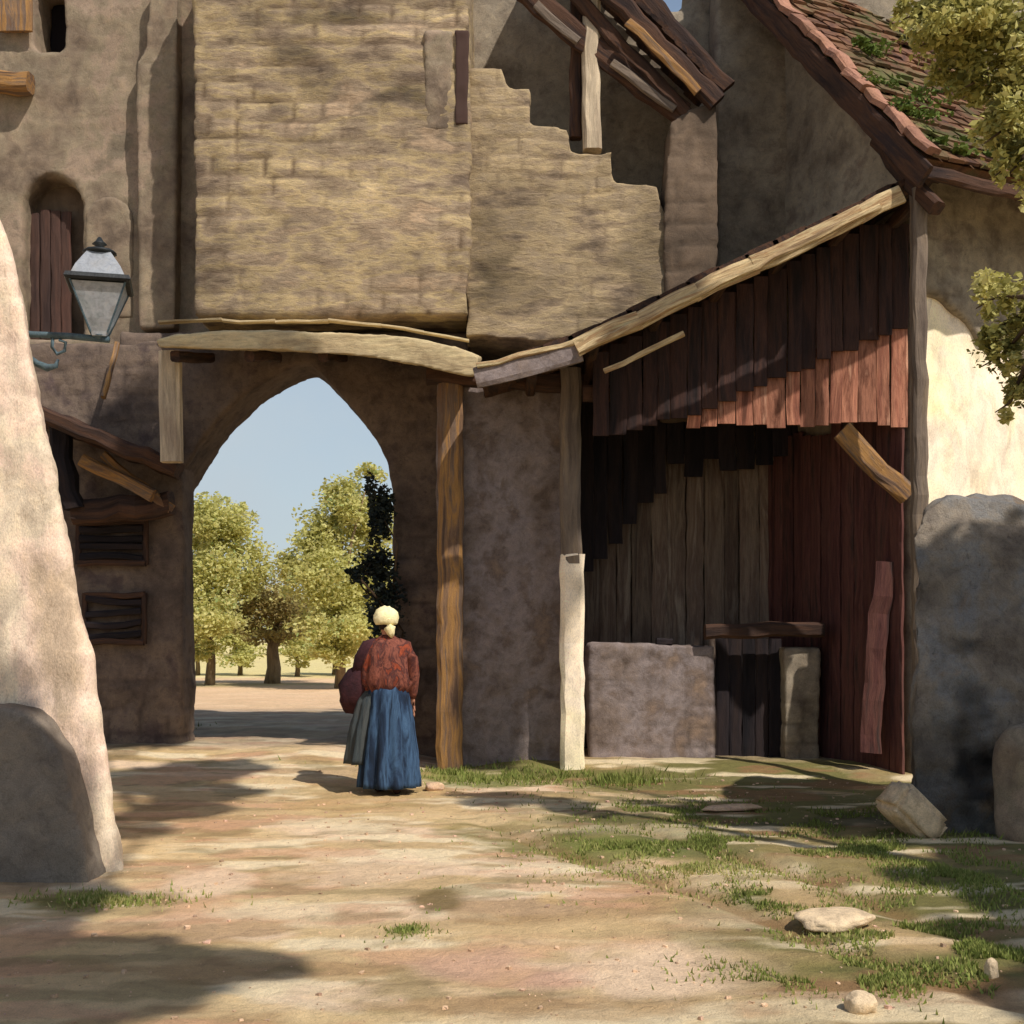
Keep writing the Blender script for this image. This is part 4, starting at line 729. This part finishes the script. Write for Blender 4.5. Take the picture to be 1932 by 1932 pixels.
# hair and cap
k = MB(); k.lathe(hc+Vector((0, -.01, 0)), [(.03, -.085), (.07, -.06), (.086, -.02), (.09, .03), (.07, .07), (.03, .095)], 16); hr = k.build('hair', 'hair', wo, True)
k = MB(); k.lathe(hc+Vector((-.005, -.012, .015)), [(.085, -.035), (.105, -.02), (.112, .02), (.1, .065), (.07, .1), (.03, .118), (.004, .122)], 20)
k.lathe(hc+Vector((-.04, -.02, .015)), [(.03, -.03), (.07, -.02), (.085, .02), (.06, .06), (.02, .075)], 14)
k.tube([hc+Vector((.02, -.07, .01)), hc+Vector((.035, -.095, -.05)), hc+Vector((.05, -.1, -.1)), hc+Vector((.06, -.09, -.13))], [.06, .055, .035, .012], 10); me = k.mesh()
bm = bmesh.new(); bm.from_mesh(me); bmesh.ops.subdivide_edges(bm, edges=bm.edges[:], cuts=1, use_grid_fill=True); bm.to_mesh(me); bm.free()
v = getv(me); nn_ = v-np.array(hc); nn_ /= np.linalg.norm(nn_, axis=1)[:, None]; v = v+nn_*(.012+.016*fbm(v*[1, 1, .6], 12, 2, 4)+.004*np.sin(v[:, 0]*150+v[:, 2]*60))[:, None]; setv(me, v); link('cap', me, MT['cap'], wo, True)
k = MB()
for sx_, yy in ((-.1, .06), (.1, -.09)):
    k.tube([W((sx_, yy-.06, .06)), W((sx_, yy, .055)), W((sx_, yy+.08, .04)), W((sx_, yy+.16, .03))], [.03, .045, .04, .02], 10)
k.build('shoe', 'hair', wo, True)
for ch in wo.children:
    v = getv(ch.data); v[:, 0] *= .92; setv(ch.data, v)
# plum bundle under left arm
me = MB(); me.lathe((0, 0, 0), [(.02, -.2), (.12, -.17), (.17, -.06), (.165, .06), (.11, .16), (.04, .2)], 20); me = me.mesh()
v = getv(me); n_ = v/np.linalg.norm(v, axis=1)[:, None]; v = v*[.95, .7, 1.3]; setv(me, v+n_*(.11*fbm(v, 8, 4, 3))[:, None]); me.transform(Matrix.Translation(W((-.27, .06, 1.0))) @ Matrix.Rotation(.5, 4, 'Y'))
bu = thing('cloth_bundle', W((-.33, .06, .85)), 'plum coloured cloth bundle tucked under the left arm of the woman', 'bundle'); link('sack', me, MT['plum'], bu, True)
k = MB(); k.lathe(W((-.25, .06, 1.22)), [(.03, -.02), (.045, 0), (.03, .02), (.055, .05), (.02, .06)], 10); k.build('knot', 'plum', bu, True)
# ================================================================== WORLD, SUN, CAMERA
w = bpy.data.worlds.new('World'); S.world = w; w.use_nodes = True; N = w.node_tree.nodes; bg = N['Background']
sky = N.new('ShaderNodeTexSky'); sky.sky_type = 'NISHITA'; sky.sun_disc = False
sd = SUN.normalized(); sky.sun_elevation = math.asin(sd.z); sky.sun_rotation = math.atan2(sd.x, sd.y); sky.air_density = 1.0; sky.dust_density = 1.0; sky.ozone_density = 1.0
WL = w.node_tree.links
tcw = N.new('ShaderNodeTexCoord'); sep = N.new('ShaderNodeSeparateXYZ'); WL.new(tcw.outputs['Generated'], sep.inputs[0])
mr = N.new('ShaderNodeMapRange'); mr.interpolation_type = 'SMOOTHSTEP'; mr.inputs['From Min'].default_value = .10; mr.inputs['From Max'].default_value = .62; mr.inputs['To Min'].default_value = 1; mr.inputs['To Max'].default_value = 0
WL.new(sep.outputs['Z'], mr.inputs['Value'])
cn = N.new('ShaderNodeTexNoise'); cn.inputs['Scale'].default_value = 3.2; cn.inputs['Detail'].default_value = 7; cn.inputs['Roughness'].default_value = .6; WL.new(tcw.outputs['Generated'], cn.inputs['Vector'])
cr = N.new('ShaderNodeMapRange'); cr.inputs['From Min'].default_value = .35; cr.inputs['From Max'].default_value = .65; cr.inputs['To Min'].default_value = .55; cr.inputs['To Max'].default_value = 1; WL.new(cn.outputs['Fac'], cr.inputs['Value'])
mm = N.new('ShaderNodeMath'); mm.operation = 'MULTIPLY'; WL.new(mr.outputs[0], mm.inputs[0]); WL.new(cr.outputs[0], mm.inputs[1])
mxw = N.new('ShaderNodeMix'); mxw.data_type = 'RGBA'; WL.new(mm.outputs[0], mxw.inputs[0]); WL.new(sky.outputs[0], mxw.inputs[6])
SKYS = .10; mxw.inputs[7].default_value = (.44/SKYS, .51/SKYS, .56/SKYS, 1)        # thin high cloud and haze towards the horizon
WL.new(mxw.outputs[2], bg.inputs['Color']); bg.inputs['Strength'].default_value = SKYS
la = bpy.data.lights.new('sun', 'SUN'); la.energy = 3.7; la.angle = math.radians(.8); la.color = (1, .935, .87)
so = bpy.data.objects.new('sun', la); so.rotation_euler = (-sd).to_track_quat('-Z', 'Y').to_euler(); so.location = (5, -5, 12); COL.objects.link(so)
cam = bpy.data.cameras.new('camera'); co = bpy.data.objects.new('camera', cam); COL.objects.link(co); S.camera = co
co.location = (0, 0, EYE); co.rotation_euler = (math.pi/2, 0, 0); cam.sensor_width = 36; cam.lens = 36*F/1932; cam.shift_y = (HZ-966)/1932; cam.clip_end = 500; cam.clip_start = .05
S.view_settings.view_transform = 'Standard'; S.view_settings.look = 'None'; S.view_settings.exposure = 0.24; S.view_settings.gamma = 1
S.cycles.use_denoising = True
